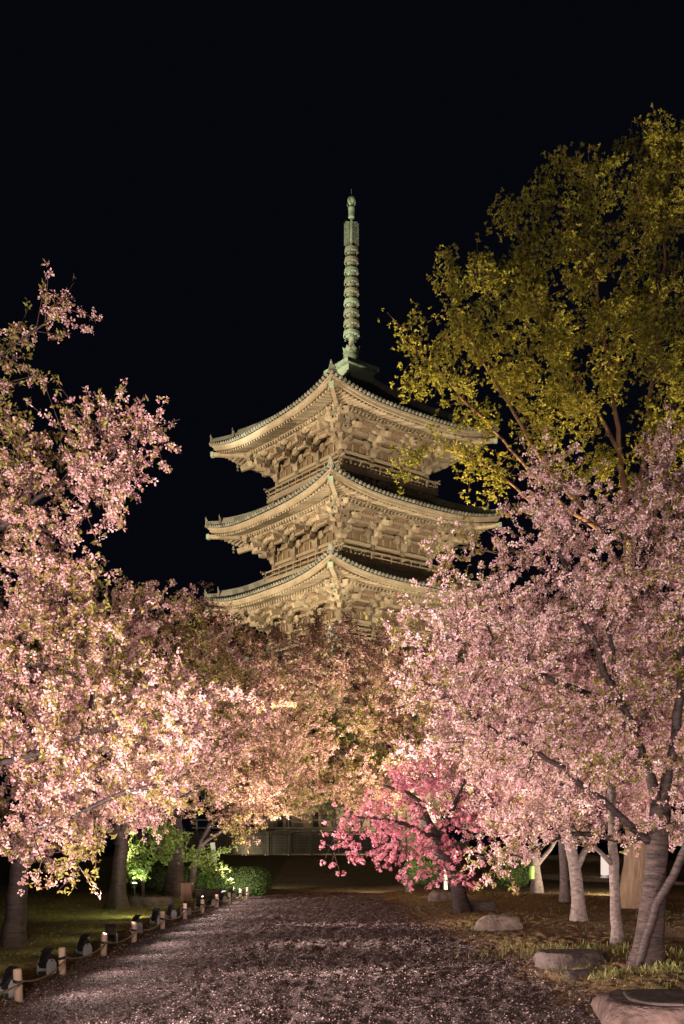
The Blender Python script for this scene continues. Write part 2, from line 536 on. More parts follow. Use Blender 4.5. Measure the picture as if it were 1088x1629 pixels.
px_, py_ = scatter(190000, -5.2, 7.5, 7.5, 33, lambda x, y: np.where(x < edge_r(y) + .2, .75, .12) * np.where(x < -3.7, .2, 1) * np.interp(x + .4 * vnoise2(x, y * .6, 45), [.4, 1.5], [1, .45]) * (.25 + .75 * vnoise2(x * 1.7, y * 1.7, 40)))  # fewer petals on the right stand in for tree trunk shade
g = MB()
nrm = unit(np.stack([R.normal(0, .35, len(px_)), R.normal(0, .35, len(px_)), np.ones(len(px_))], 1))
g.kites(np.stack([px_, py_, surf_z(px_, py_) + .008], 1), unit(np.cross(nrm, rand_unit(len(px_)))), nrm, R.uniform(.006, .026, len(px_)), R.uniform(.006, .018, len(px_)), R.random(len(px_)), .15)
mx_, my_ = scatter(170000, -3.6, 4.2, 7.5, 30, lambda x, y: (x < edge_r(y) + .5) * (.3 + .7 * vnoise2(x * 2.3, y * 2.3, 44)), 1.9)
mg = MB()
nrm2 = unit(np.stack([R.normal(0, .8, len(mx_)), R.normal(0, .8, len(mx_)), np.ones(len(mx_))], 1))
ml = R.uniform(.014, .04, len(mx_))
mg.kites(np.stack([mx_, my_, surf_z(mx_, my_) + .006], 1), unit(np.cross(nrm2, rand_unit(len(mx_)))), nrm2, ml, ml * R.uniform(.3, .7, len(mx_)), R.random(len(mx_)) ** 1.6, .1)
tag(mg.build('leaf_litter', M['mulch']), kind='stuff')
tag(g.build('fallen_petals', M['petal_ground']), kind='stuff')
# short grass on the banks
gx1, gy1 = scatter(26000, -12, -3.5, 9, 34, lambda x, y: .15 + .6 * vnoise2(x * .8, y * .8, 41) ** 2)
gx2, gy2 = scatter(40000, 1.5, 9, 8.5, 32, lambda x, y: np.where(x > edge_r(y) + .35, 1, 0) * (.06 + 1.1 * np.clip(vnoise2(x * 1.1, y * .8, 42) - .42, 0, 1)))
gx3 = np.concatenate([R.normal(c[0], c[2], 130) for c in ((3.25, 12.4, .12), (3.95, 12.45, .16), (4.3, 12.7, .2), (3.9, 15.0, .45), (2.75, 15.2, .5), (4.6, 14.2, .5))])
gy3 = np.concatenate([R.normal(c[1], c[2] * .7, 130) for c in ((3.25, 12.4, .12), (3.95, 12.45, .16), (4.3, 12.7, .2), (3.9, 15.0, .45), (2.75, 15.2, .5), (4.6, 14.2, .5))])
gx, gy = np.concatenate([gx1, gx2, gx3]), np.concatenate([gy1, gy2, gy3])
n_ = len(gx)
hh = np.concatenate([R.uniform(.03, .08, len(gx1) + len(gx2)), R.uniform(.05, .15, len(gx3))])
up = unit(np.stack([R.normal(0, .45, n_), R.normal(0, .45, n_), np.ones(n_)], 1))
g = MB()
g.kites(np.stack([gx, gy, surf_z(gx, gy) - .01], 1), up, rand_unit(n_), hh, hh * .13 + .004, R.random(n_) * .7 + np.where(np.arange(n_) >= len(gx1) + len(gx2), .3, 0), .05)
tag(g.build('grass', M['grass']), kind='stuff')

# ------------------------------------------------------------------ pagoda
PX, PY, PZ = .77, 83.0, .85
pg = thing('pagoda', 'tall five storied wooden pagoda with green bronze spire lit against the night sky', 'pagoda', (PX, PY, PZ), rad(37.5))


def face_map(f):
    c, s_ = [(1, 0), (0, 1), (-1, 0), (0, -1)][f]

    def g_(u, v, z):
        x, y = u, -v
        return np.array([x * c - y * s_, x * s_ + y * c, z])
    return g_


FM = [face_map(f) for f in range(4)]
SPACING = .36
TIPS = [9.1, 15.3, 21.15, 27.15, 33.95]       # height of the eave corners above the pagoda's foot
EH = [8.75, 8.7, 8.65, 8.6, 8.35]             # half side of the eaves
WH = [5.0, 4.8, 4.65, 4.5, 4.3]               # half side of the walls
UP = 1.0


def upturn(u, v, E, W):
    return UP * np.clip(abs(u) / E, 0, 1) ** 3 * np.clip((v - W * .6) / (E - W * .6), 0, 1.05) ** 1.3


for k in range(5):
    E, W = EH[k], WH[k]
    zE = TIPS[k] - UP
    top = k == 4
    Wn = 1.25 if top else WH[k + 1] - .1
    rise = 5.1 if top else 2.35

    def soffit(u, v):
        return zE - .62 + .27 * (E - v) + upturn(u, v, E, W)
    # --- roof tiles
    roof = MB()
    sN, tN = 41, 12
    S, T = np.meshgrid(np.linspace(-1, 1, sN), np.linspace(0, 1, tN))
    prof = .72 * T + .28 * T * T if not top else .62 * T + .38 * T * T
    hw = E + (Wn - E) * T
    Z = zE + rise * prof + UP * np.abs(S) ** 3 * (1 - T) ** 2
    for f in range(4):
        P = np.stack([FM[f](S * hw, hw, Z)[i] for i in range(3)], -1)
        roof.grid(P, .5)
        roof.grid(P[:1].repeat(2, 0) - np.array([[[0, 0, 0]], [[0, 0, .13]]]), .5)
    ro = roof.build('roof', M['tile'], pg, smooth=True)
    rows = MB()
    caps = MB()
    nr_ = int(2 * E / SPACING)
    for f in range(4):
        for j in range(nr_ + 1):
            u0 = -E + .12 + (2 * E - .24) * j / nr_
            tmax = min(1.0, (E - abs(u0)) / max(E - Wn, .01))
            tt = np.linspace(-.012, max(tmax, .03), 7)
            hw_ = E + (Wn - E) * tt
            zz = zE + rise * (.72 * tt + .28 * tt * tt if not top else .62 * tt + .38 * tt * tt) + UP * np.clip(abs(u0) / hw_, 0, 1) ** 3 * (1 - np.clip(tt, 0, 1)) ** 2
            pts = np.array([FM[f](u0, a, b) for a, b in zip(hw_, zz + .03)])
            rows.tube(pts, .085, 6, False)
            e = FM[f](0, 1, 0)
            c = FM[f](u0, E + .05, zz[0] + .03)
            caps.tube([c - e * .12, c + e * .07], .118, 8)
    rows.build('tile_row', M['tile'], ro, smooth=True)
    caps.build('tile_cap', M['tile_cap'], ro)
    # corner ridges with their end ornaments
    for f in range(4):
        rg = MB()
        tt = np.linspace(0.01, 1, 14)
        hw_ = E + (Wn - E) * tt
        zz = zE + rise * (.72 * tt + .28 * tt * tt if not top else .62 * tt + .38 * tt * tt) + UP * (1 - tt) ** 2
        pts = np.array([FM[f](-a, a, b) for a, b in zip(hw_, zz)])
        for i in range(13):
            h = .22 if tt[i] < .18 else .42
            rg.beam(pts[i] + [0, 0, h / 2], pts[i + 1] + [0, 0, h / 2], .3, h)
            rg.beam(pts[i] + [0, 0, h + .05], pts[i + 1] + [0, 0, h + .05], .2, .12)
        for t0, sc in ((.015, .8), (.2, 1.0)):
            i = np.interp(t0, tt, np.arange(14))
            p = np.array([np.interp(t0, tt, pts[:, j]) for j in range(3)])
            dirv = unit(np.array([pts[0][0], pts[0][1], 0]))
            sd = np.cross(dirv, [0, 0, 1])
            rg.hexa([p + dirv * a + sd * b * sc + np.array([0, 0, z * sc]) for z, w_ in ((0, .24), (.55, .14)) for a, b in ((-.06, -w_), (.12, -w_), (.12, w_), (-.06, w_))])
            rg.tube([p + [0, 0, .5 * sc], p + dirv * .12 + [0, 0, .72 * sc], p + dirv * .1 + [0, 0, .9 * sc]], [.09, .07, .03], 6)
        rg.build('ridge', M['tile_cap'], ro)
    # --- eaves
    fas, fly, base, soff, kio = MB(), MB(), MB(), MB(), MB()
    SS = np.linspace(-1, 1, 33)
    for f in range(4):
        fm = FM[f]
        for (d0, zt, zb, th) in ((.10, -.13, -.30, .12), (.20, -.30, -.52, .16), (2.02, -.1, -.3, .2)):
            for a, b in zip(SS[:-1], SS[1:]):
                v8 = []
                for s_ in (a, b):
                    for (dd, zq) in ((d0, zb), (d0, zt), (d0 + th, zt), (d0 + th, zb)):
                        v = E - dd
                        if d0 > 1:
                            z = soffit(s_ * v, v) + (.0 if zq == zt else -.26)
                        else:
                            z = zE + zq + UP * abs(s_) ** 3
                        v8.append(fm(s_ * v, v, z))
                (kio if d0 > 1 else fas).hexa(v8, .55 + .25 * (d0 == .1))
        # boards above the rafters
        U, V = np.meshgrid(np.linspace(-1, 1, 33), np.linspace(W - .2, E - .34, 9))
        zz = zE - .62 + .27 * (E - V) + UP * np.abs(U) ** 3 * np.clip((V - W * .6) / (E - W * .6), 0, 1.05) ** 1.3 + .09
        soff.grid(np.stack([fm(U * V, V, zz)[i] for i in range(3)], -1), .4)
        n = int(2 * E / SPACING)
        for j in range(n):
            u = -E + .35 + (2 * E - .7) * (j + .5) / n
            v0, v1 = max(abs(u) + .05, E - 2.3), E - .42
            if v1 - v0 > .15:
                fly.beam(fm(u, v0, soffit(u, v0) - .05), fm(u, v1, soffit(u, v1) - .06), .14, .15)
            v0, v1 = max(abs(u) + .05, W - .1), E - 1.88
            if v1 - v0 > .15:
                base.beam(fm(u, v0, soffit(u, v0) - .22), fm(u, v1, soffit(u, v1) - .36), .15, .18)
    ev = fas.build('eaves', M['wood'], pg)
    soff.build('soffit_boards', M['wood_red'], ev, smooth=True)
    kio.build('rafter_beam', M['wood'], ev)
    fly.build('flying_rafters', M['wood'], ev)
    base.build('base_rafters', M['wood'], ev)
    for f in range(4):
        cb = MB()
        fm = FM[f]
        vv = np.array([W * .9, E - 2.0, E - .15])
        zc = [soffit(v * .99, v) - .3 for v in vv]
        for i in range(2):
            cb.beam(fm(-vv[i], vv[i], zc[i] - .08 * (1 - i)), fm(-vv[i + 1], vv[i + 1], zc[i + 1] + .05 * i), .3, .36 - .06 * i)
        o = cb.build('corner_beam', M['wood'], pg)
        cb = MB()
        d_ = unit(fm(-1, 1, 0))
        p = fm(-vv[2], vv[2], zc[2] + .05)
        cb.beam(p - d_ * .1, p + d_ * .16, .37, .38)
        cb.build('corner_cap', M['copper'], o)
        cb = MB()
        p = fm(-vv[1] - .35, vv[1] + .35, zc[1] - .2)
        cb.tube([p, p - [0, 0, .42]], .018, 4)
        cb.lathe([(.02, .0), (.07, -.04), (.085, -.2), (.14, -.33), (.11, -.33), (.0, -.1)], p - [0, 0, .42], 10)
        cb.box(p - [0, 0, .98], (.16, .02, .14))
        cb.tube([p - [0, 0, .6], p - [0, 0, .95]], .012, 4)
        cb.build('wind_bell', M['copper_grey'], pg)
    # --- bracket sets under the eaves
    z0 = zE - 2.35
    cols_u = [-W, -W / 3, W / 3, W]
    panel, pur, lat = MB(), MB(), MB()
    for f in range(4):
        fm = FM[f]

        def fbox(u0, u1, v0, v1, za, zb, b, tint=None):
            b.hexa([fm(u, v, z) for z in (za, zb) for u, v in ((u0, v0), (u1, v0), (u1, v1), (u0, v1))], tint)
        # plank panel behind and small struts
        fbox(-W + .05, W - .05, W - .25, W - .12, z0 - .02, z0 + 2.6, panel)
        for j in range(12):
            u = -W + W / 6 * (j + .5)
            if j % 4 != 1 and j % 4 != 2 or True:
                fbox(u - .07, u + .07, W - .12, W - .03, z0 + .1, z0 + .6, pur)
        # through beams and purlins along the face at each step
        for (st, za, hgt) in ((0, .82, .2), (0, 1.42, .2), (.58, 1.22, .2), (1.12, 1.52, .22), (1.66, 1.86, .26), (0, 2.0, .22), (.58, 1.72, .16)):
            fbox(-W - st - .4, W + st + .4, W + st - .1, W + st + .1, z0 + za, z0 + za + hgt, pur)
        # ribbed coving between the steps
        P = np.array([[fm(s_ * (W + .6), W + .6, z0 + 1.36), fm(s_ * (W + 1.66), W + 1.66, z0 + 1.97)] for s_ in (-1, 1)])
        lat.grid(P + [0, 0, .06], .4)
        for j in range(46):
            u = (-1 + 2 * (j + .5) / 46) * (W + .9)
            lat.beam(fm(u, W + .6, z0 + 1.38), fm(u, W + 1.6, z0 + 1.95), .07, .07)
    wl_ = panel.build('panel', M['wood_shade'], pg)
    pu = pur.build('purlins', M['wood'], pg)
    lat.build('coving', M['wood_red'], pu)

    def masu(b, c, ex, ey, s_=.3):
        """a bearing block: square top, tapered foot"""
        c = np.asarray(c)
        for (a0, a1, q0, q1) in ((-.5, -.05, .72, 1.0), (-.05, .5, 1.0, 1.0)):
            b.hexa([c + s_ * (sx * q / 2 * ex + sy * q / 2 * ey) + np.array([0, 0, a * s_]) for a, q in ((a0, q0), (a1, q1)) for sx, sy in ((-1, -1), (1, -1), (1, 1), (-1, 1))])

    def arm(b, p, d, L, w, h):
        """a boat-shaped bracket arm: ends cut away below"""
        d = np.asarray(d)
        for sgn in (-1, 1):
            b.beam(p, p + sgn * d * L * .32, w, h)
            e0, e1 = p + sgn * d * L * .32, p + sgn * d * L * .5
            sd = np.cross(d, [0, 0, 1])
            b.hexa([q + sx * sd * w / 2 + np.array([0, 0, z]) for q, lo in ((e0, -h / 2), (e1, h * .05)) for sx, z in ((-1, lo), (1, lo), (1, h / 2), (-1, h / 2))])
    for f in range(4):
        fm = FM[f]
        eu, ev_ = fm(1, 0, 0), fm(0, 1, 0)
        for ci, u in enumerate(cols_u[:3]):
            b = MB()
            dirs = [(ev_, eu, 1.0)]
            if ci == 0:
                dirs = [(ev_, eu, 1.0), (-eu, ev_, 1.0), (unit(ev_ - eu), unit(ev_ + eu), 1.414)]
            o0 = fm(u, W, z0)
            masu(b, o0 + [0, 0, .25], eu, ev_, .66)
            for dv, du, kk in dirs:
                arm(b, o0 + [0, 0, .63], du, 1.8, .26, .3)
                for s_ in (-.62, 0, .62):
                    masu(b, o0 + du * s_ + [0, 0, .82 + .04], du, dv, .4)
                for stp in range(3):
                    out = (.58, 1.12, 1.66)[stp] * kk
                    zb = (.63, 1.02, 1.5)[stp]
                    if stp < 2:
                        b.beam(o0 - dv * .1 + [0, 0, zb], o0 + dv * (out + .3) + [0, 0, zb], .28, .34)
                        pc = o0 + dv * out + [0, 0, zb + .24]
                        masu(b, pc, du, dv, .42)
                        arm(b, pc + [0, 0, .26], du, 1.7, .26, .28)
                        for s_ in (-.62, 0, .62):
                            masu(b, pc + du * s_ * 1.1 + [0, 0, .46], du, dv, .38)
                    else:
                        # tail rafter that slants down and out, carrying the outermost purlin
                        b.beam(o0 - dv * .2 + [0, 0, 1.95], o0 + dv * (out + .55 * kk) + [0, 0, 1.1], .3, .4)
                        pc = o0 + dv * out + [0, 0, 1.5]
                        masu(b, pc, du, dv, .42)
                        arm(b, pc + [0, 0, .26], du, 1.7, .26, .28)
                        for s_ in (-.55, 0, .55):
                            masu(b, pc + du * s_ * 1.2 + [0, 0, .46], du, dv, .38)
            b.build('bracket_set', M['wood'], pg)
    # --- walls
    zf = zE - 3.95 if k else 0.9
    zc = z0
    wb, cl, dr, wi = MB(), MB(), MB(), MB()
    for f in range(4):
        fm = FM[f]

        def fbox(u0, u1, v0, v1, za, zb, b, tint=None):
            b.hexa([fm(u, v, z) for z in (za, zb) for u, v in ((u0, v0), (u1, v0), (u1, v1), (u0, v1))], tint)
        fbox(-W + .02, W - .02, W - .3, W - .14, zf, zc, wb)
        for za in ([zf + .05, zc - .3, zf + .62 * (zc - zf)] if k == 0 else [zf + .05, zc - .26]):
            fbox(-W - .2, W + .2, W - .14, W + .1, za, za + .24, wb)
    wo = wb.build('wall', M['plaster'], pg)
    for f in range(4):
        fm = FM[f]
        for u in cols_u[:3]:
            b = MB()
            b.tube([fm(u, W, zf), fm(u, W, zc)], .24, 12)
            b.build('column', M['wood'], wo, smooth=True)
        b = MB()
        for u0, u1 in ((-W / 3 + .3, -.03), (.03, W / 3 - .3)):
            b.hexa([fm(u, v, z) for z in (zf + .3, zc - .3) for u, v in ((u0, W - .14), (u1, W - .14), (u1, W - .04), (u0, W - .04))])
        b.build('door', M['wood_red'], wo)
        for c0 in (-2 * W / 3, 2 * W / 3):
            b = MB()
            for j in range(9):
                u = c0 + (j - 4) * .19
                b.beam(fm(u, W - .09, zf + .5), fm(u, W - .09, zc - .35), .08, .08, up=eu)
            b.build('lattice_window', M['wood'], wo)
    # --- balcony with its railing
    if k:
        bl, rl = MB(), MB()
        Bw = W + .62
        for f in range(4):
            fm = FM[f]

            def fbox(u0, u1, v0, v1, za, zb, b, tint=None):
                b.hexa([fm(u, v, z) for z in (za, zb) for u, v in ((u0, v0), (u1, v0), (u1, v1), (u0, v1))], tint)
            fbox(-Bw, Bw - .01, W - .2, Bw, zf + .0, zf + .12, bl)
            fbox(-Bw - .05, Bw + .05, Bw - .12, Bw + .04, zf - .24, zf - .005, bl)
            fbox(-W - .3, W + .3, W - .1, W + .14, zf - .62, zf - .42, bl)
            for j in range(13):
                u = -W + 2 * W * j / 12
                fbox(u - .1, u + .1, W - .1, Bw - .14, zf - .42, zf - .2, bl)
                masu(bl, fm(u, W + .3, zf - .52), fm(1, 0, 0), fm(0, 1, 0), .24)
            for (za, hh_, wd) in ((.12, .12, .14), (.42, .08, .09), (.78, .1, .11)):
                ext = .42 if za > .7 else .12
                fbox(-Bw - ext, Bw + ext, Bw - .1 - wd / 2, Bw - .1 + wd / 2, zf + za + f % 2 * .004, zf + za + hh_ + f % 2 * .004, rl)
            for j in range(10):
                u = -Bw + .1 + (2 * Bw - .2) * j / 10
                fbox(u - .05, u + .05, Bw - .15, Bw - .05, zf + .12, zf + (.98 if j == 0 else .78), rl)
        bo = bl.build('balcony', M['wood'], pg)
        rl.build('railing', M['wood'], bo)
# stone podium
b = MB()
b.hexa([np.array([sx * w_, sy * w_, z]) for z, w_ in ((-.6, 6.9), (.9, 6.7)) for sx, sy in ((-1, -1), (1, -1), (1, 1), (-1, 1))])
b.build('podium', M['stone'], pg)
# --- spire
zS = TIPS[4] - UP + 5.6
sp = MB()
sp.hexa([np.array([sx * w_, sy * w_, z]) for z, w_ in ((zS - 1.0, 1.3), (zS + .5, 1.3)) for sx, sy in ((-1, -1), (1, -1), (1, 1), (-1, 1))])
sp.hexa([np.array([sx * w_, sy * w_, z]) for z, w_ in ((zS + .5, 1.62), (zS + .84, 1.62)) for sx, sy in ((-1, -1), (1, -1), (1, 1), (-1, 1))])
spo = sp.build('spire', M['copper'], pg)


def zpx(y):
    return (HZ - y) * PY / F + CAMH - PZ


b = MB()
zb = zS + .84
b.lathe([(.85, zb), (.86, zb + .12), (.74, zb + .4), (.45, zb + .58), (.3, zb + .62), (.3, zb + .7)], n=24)
b.build('bowl_base', M['copper_grey'], spo, smooth=True)
zl = zb + .66
b = MB()
b.lathe([(.3, zl), (.62, zl + .25), (.66, zl + .4), (.5, zl + .5), (.24, zl + .55)], n=24)
for layer, (rr_, z_, h_) in enumerate(((.60, zl + .12, .62), (.66, zl + .45, .6))):
    for j in range(8):
        a = 2 * math.pi * (j + .5 * layer) / 8
        d_ = np.array([math.cos(a), math.sin(a), 0])
        s_ = np.array([-d_[1], d_[0], 0])
        row = []
        for t_ in np.linspace(0, 1, 6):
            w_ = .27 * math.sin(math.pi * (.2 + .78 * t_)) + .01
            rr2 = rr_ * (.72 + .36 * t_)
            row.append([d_ * rr2 - s_ * w_ + np.array([0, 0, z_ + h_ * t_]), d_ * (rr2 + .07) + np.array([0, 0, z_ + h_ * t_]), d_ * rr2 + s_ * w_ + np.array([0, 0, z_ + h_ * t_])])
        b.grid(np.array(row))
b.build('lotus', M['copper'], spo, smooth=True)
z_top_ring, z_low_ring = zpx(400), zpx(533)
b = MB()
b.tube([[0, 0, zl], [0, 0, z_top_ring]], [.24, .19], 14)
b.tube([[0, 0, z_top_ring], [0, 0, zpx(312)]], [.12, .07], 10)
b.build('spire_shaft', M['copper_grey'], spo, smooth=True)
for j in range(9):
    t_ = j / 8
    zc = z_low_ring + (z_top_ring - z_low_ring) * t_
    rr_ = .65 - .10 * t_
    b = MB()
    b.lathe([(rr_, -.12), (rr_ + .02, -.12), (rr_ - .01, .19), (rr_ - .06, .19), (rr_ - .04, -.12), (rr_, -.12)], (0, 0, zc), 28)
    b.lathe([(.28, -.34), (.3, -.3), (.26, .12), (.22, .16)], (0, 0, zc), 16)
    for q in range(8):
        a = 2 * math.pi * q / 8 + .3
        d_ = np.array([math.cos(a), math.sin(a), 0])
        b.beam(np.array([0, 0, zc + .02]) + d_ * .2, np.array([0, 0, zc + .02]) + d_ * (rr_ - .03), .09, .16)
        if q % 2 == 0:
            b.lathe([(.015, .0), (.05, -.04), (.06, -.12), (.08, -.17), (.0, -.12)], np.array([0, 0, zc - .15]) + d_ * (rr_ - .03), 8)
    b.build('ring', M['copper_grey'] if j % 3 else M['copper'], spo, smooth=False)
b = MB()
zf0, zf1 = zpx(393), zpx(353)
for a in [-.58 + q * math.pi / 2 for q in range(4)]:
    d_ = np.array([math.cos(a), math.sin(a), 0])
    n_ = np.array([-d_[1], d_[0], 0])
    H_ = zf1 - zf0
    for i in range(5):
        for j in range(17):
            x0, x1 = .08 + i * .1, .08 + (i + 1) * .1
            if i == 4 and (j in (0, 16)):
                continue
            if (i + j) % 2 and 0 < j < 16 and i not in (0,):
                continue
            za, zb_ = zf0 + H_ * j / 17, zf0 + H_ * (j + 1) / 17 + .0
            b.hexa([d_ * x + n_ * w_ + np.array([0, 0, z]) for z in (za - .03, zb_ + .03) for x, w_ in ((x0 - .02, -.02), (x1 + .02, -.02), (x1 + .02, .02), (x0 - .02, .02))])
    b.beam(d_ * .57 + [0, 0, zf0 + .1], d_ * .57 + [0, 0, zf1 - .12], .06, .05, up=n_)
b.build('flame_finial', M['copper'], spo)
b = MB()
b.lathe([(.0, zpx(347.5)), (.22, zpx(347.5)), (.27, zpx(346)), (.25, zpx(344)), (.25, zpx(333)), (.28, zpx(332)), (.26, zpx(330.5)), (.1, zpx(329)), (.0, zpx(329))], n=18)
b.build('dragon_wheel', M['copper'], spo, smooth=True)
b = MB()
b.lathe([(.1, zpx(329)), (.12, zpx(326)), (.27, zpx(323)), (.33, zpx(319)), (.28, zpx(315)), (.1, zpx(312.5)), (.03, zpx(311)), (.012, zpx(301))], n=18)
for q in range(4):
    a = q * math.pi / 2 + .4
    d_ = np.array([math.cos(a), math.sin(a), 0])
    b.tube([d_ * .2 + [0, 0, zpx(330)], d_ * .36 + [0, 0, zpx(325)], d_ * .38 + [0, 0, zpx(319)]], [.04, .05, .02], 5)
b.build('jewel', M['copper'], spo, smooth=True)

# ------------------------------------------------------------------ trees


def blobs(*rows):
    """(px, py, half width px, half height px, distance, half depth m) -> crown volumes in metres"""
    out = []
    for (x, y, rx, ry, Y, rd) in rows:
        out.append((at(x, y, Y), np.array([rx * Y / F, rd, ry * Y / F])))
    return out


def fill(bl, spacing, gap=.35, seed=1):
    """points spread evenly through the crown volumes, with gaps"""
    pts = []
    for c, r in bl:
        vol = 4.19 * r.prod()
        n = max(16, int(vol / spacing ** 3))
        d = rand_unit(n) * R.random((n, 1)) ** (1 / 2.4)
        p = c + d * r
        nv = vnoise3(p * (1.0 / (spacing * 3.2)) + 50, seed)
        pts.append(p[nv > np.quantile(nv, gap)])
    p = np.concatenate(pts)
    return p[p[:, 2] > .25]


def resample(poly, step):
    poly = np.asarray(poly, float)
    d = np.r_[0, np.cumsum(np.linalg.norm(np.diff(poly, axis=0), axis=1))]
    n = max(2, int(d[-1] / step) + 1)
    # smooth through the given points
    t = np.linspace(0, d[-1], n)
    out = np.stack([np.interp(t, d, poly[:, i]) for i in range(3)], 1)
    for _ in range(2):
        out[1:-1] = .25 * out[:-2] + .5 * out[1:-1] + .25 * out[2:]
    return out


def grow(limbs, att, D, kill, iters=140, cap=5200, wob=.25):
    """limbs: [(polyline, r0, r1)]; the first is the trunk. Branches grow towards the points att."""
    pos, par, rr = [], [], []
    lim_idx = []
    for li, (poly, r0, r1) in enumerate(limbs):
        pts = resample(poly, D)
        if li:
            A = np.array(pos)
            j = int(np.argmin(((A - pts[0]) ** 2).sum(1)))
            prev = j
        else:
            prev = -1
        ids = []
        for i, p in enumerate(pts):
            if 0 < i < len(pts) - 1:
                p = p + R.normal(0, .06 * D, 3)
            pos.append(p)
            par.append(prev)
            rr.append(r0 + (r1 - r0) * (i / (len(pts) - 1)) ** .8)
            prev = len(pos) - 1
            ids.append(prev)
        lim_idx.append(ids)
    n0 = len(pos)
    P = np.array(pos)
    best = np.full(len(att), 1e9)
    bi = np.zeros(len(att), int)
    new = np.arange(n0)
    start = np.zeros(n0, bool)
    start[len(lim_idx[0]) // 2:] = True
    new = new[start[:n0]] if start.any() else new
    alive = np.ones(len(att), bool)
    alld = [P]
    count = n0
    allP = P.copy()
    nchild = np.zeros(n0 + cap, int)
    for it in range(iters):
        if len(new):
            d = np.linalg.norm(att[:, None, :] - allP[new][None], axis=2)
            m = d.min(1)
            am = new[d.argmin(1)]
            k = m < best
            best[k], bi[k] = m[k], am[k]
            alive &= best > kill
        if not alive.any() or count >= n0 + cap:
            break
        ids = np.unique(bi[alive])
        dirs = unit(att[alive] - allP[bi[alive]])
        acc = np.zeros((count, 3))
        np.add.at(acc, bi[alive], dirs)
        # unguided curvature: keep some of the parent's heading
        ids = ids[nchild[ids] < 7]
        if len(ids) == 0:
            break
        pr = np.array([par[i] for i in ids])
        head = np.where((pr >= 0)[:, None], unit(allP[ids] - allP[np.maximum(pr, 0)]), 0)
        nd = unit(unit(acc[ids]) + .35 * head + R.normal(0, wob, (len(ids), 3)))
        npz = allP[ids] + nd * D
        nchild[ids] += 1
        st = count
        allP = np.concatenate([allP, npz])
        par += list(ids)
        rr += [0.0] * len(ids)
        count += len(ids)
        new = np.arange(st, count)
        # points that still sit on an exhausted node are dropped
        ex = alive & (nchild[bi] >= 7)
        alive &= ~ex
    return allP, np.array(par), np.array(rr), n0, lim_idx


def pipe_radii(P, par, rr, n0, rtip, expo=2.3):
    acc = np.zeros(len(P))
    for i in range(len(P) - 1, n0 - 1, -1):
        if acc[i] == 0:
            acc[i] = rtip ** expo
        rr[i] = acc[i] ** (1 / expo)
        p = par[i]
        if p >= n0:
            acc[p] += acc[i]
    for i in range(n0, len(P)):
        p = par[i]
        rr[i] = min(rr[i], rr[p] * .9 if p < n0 else rr[p])
    return rr


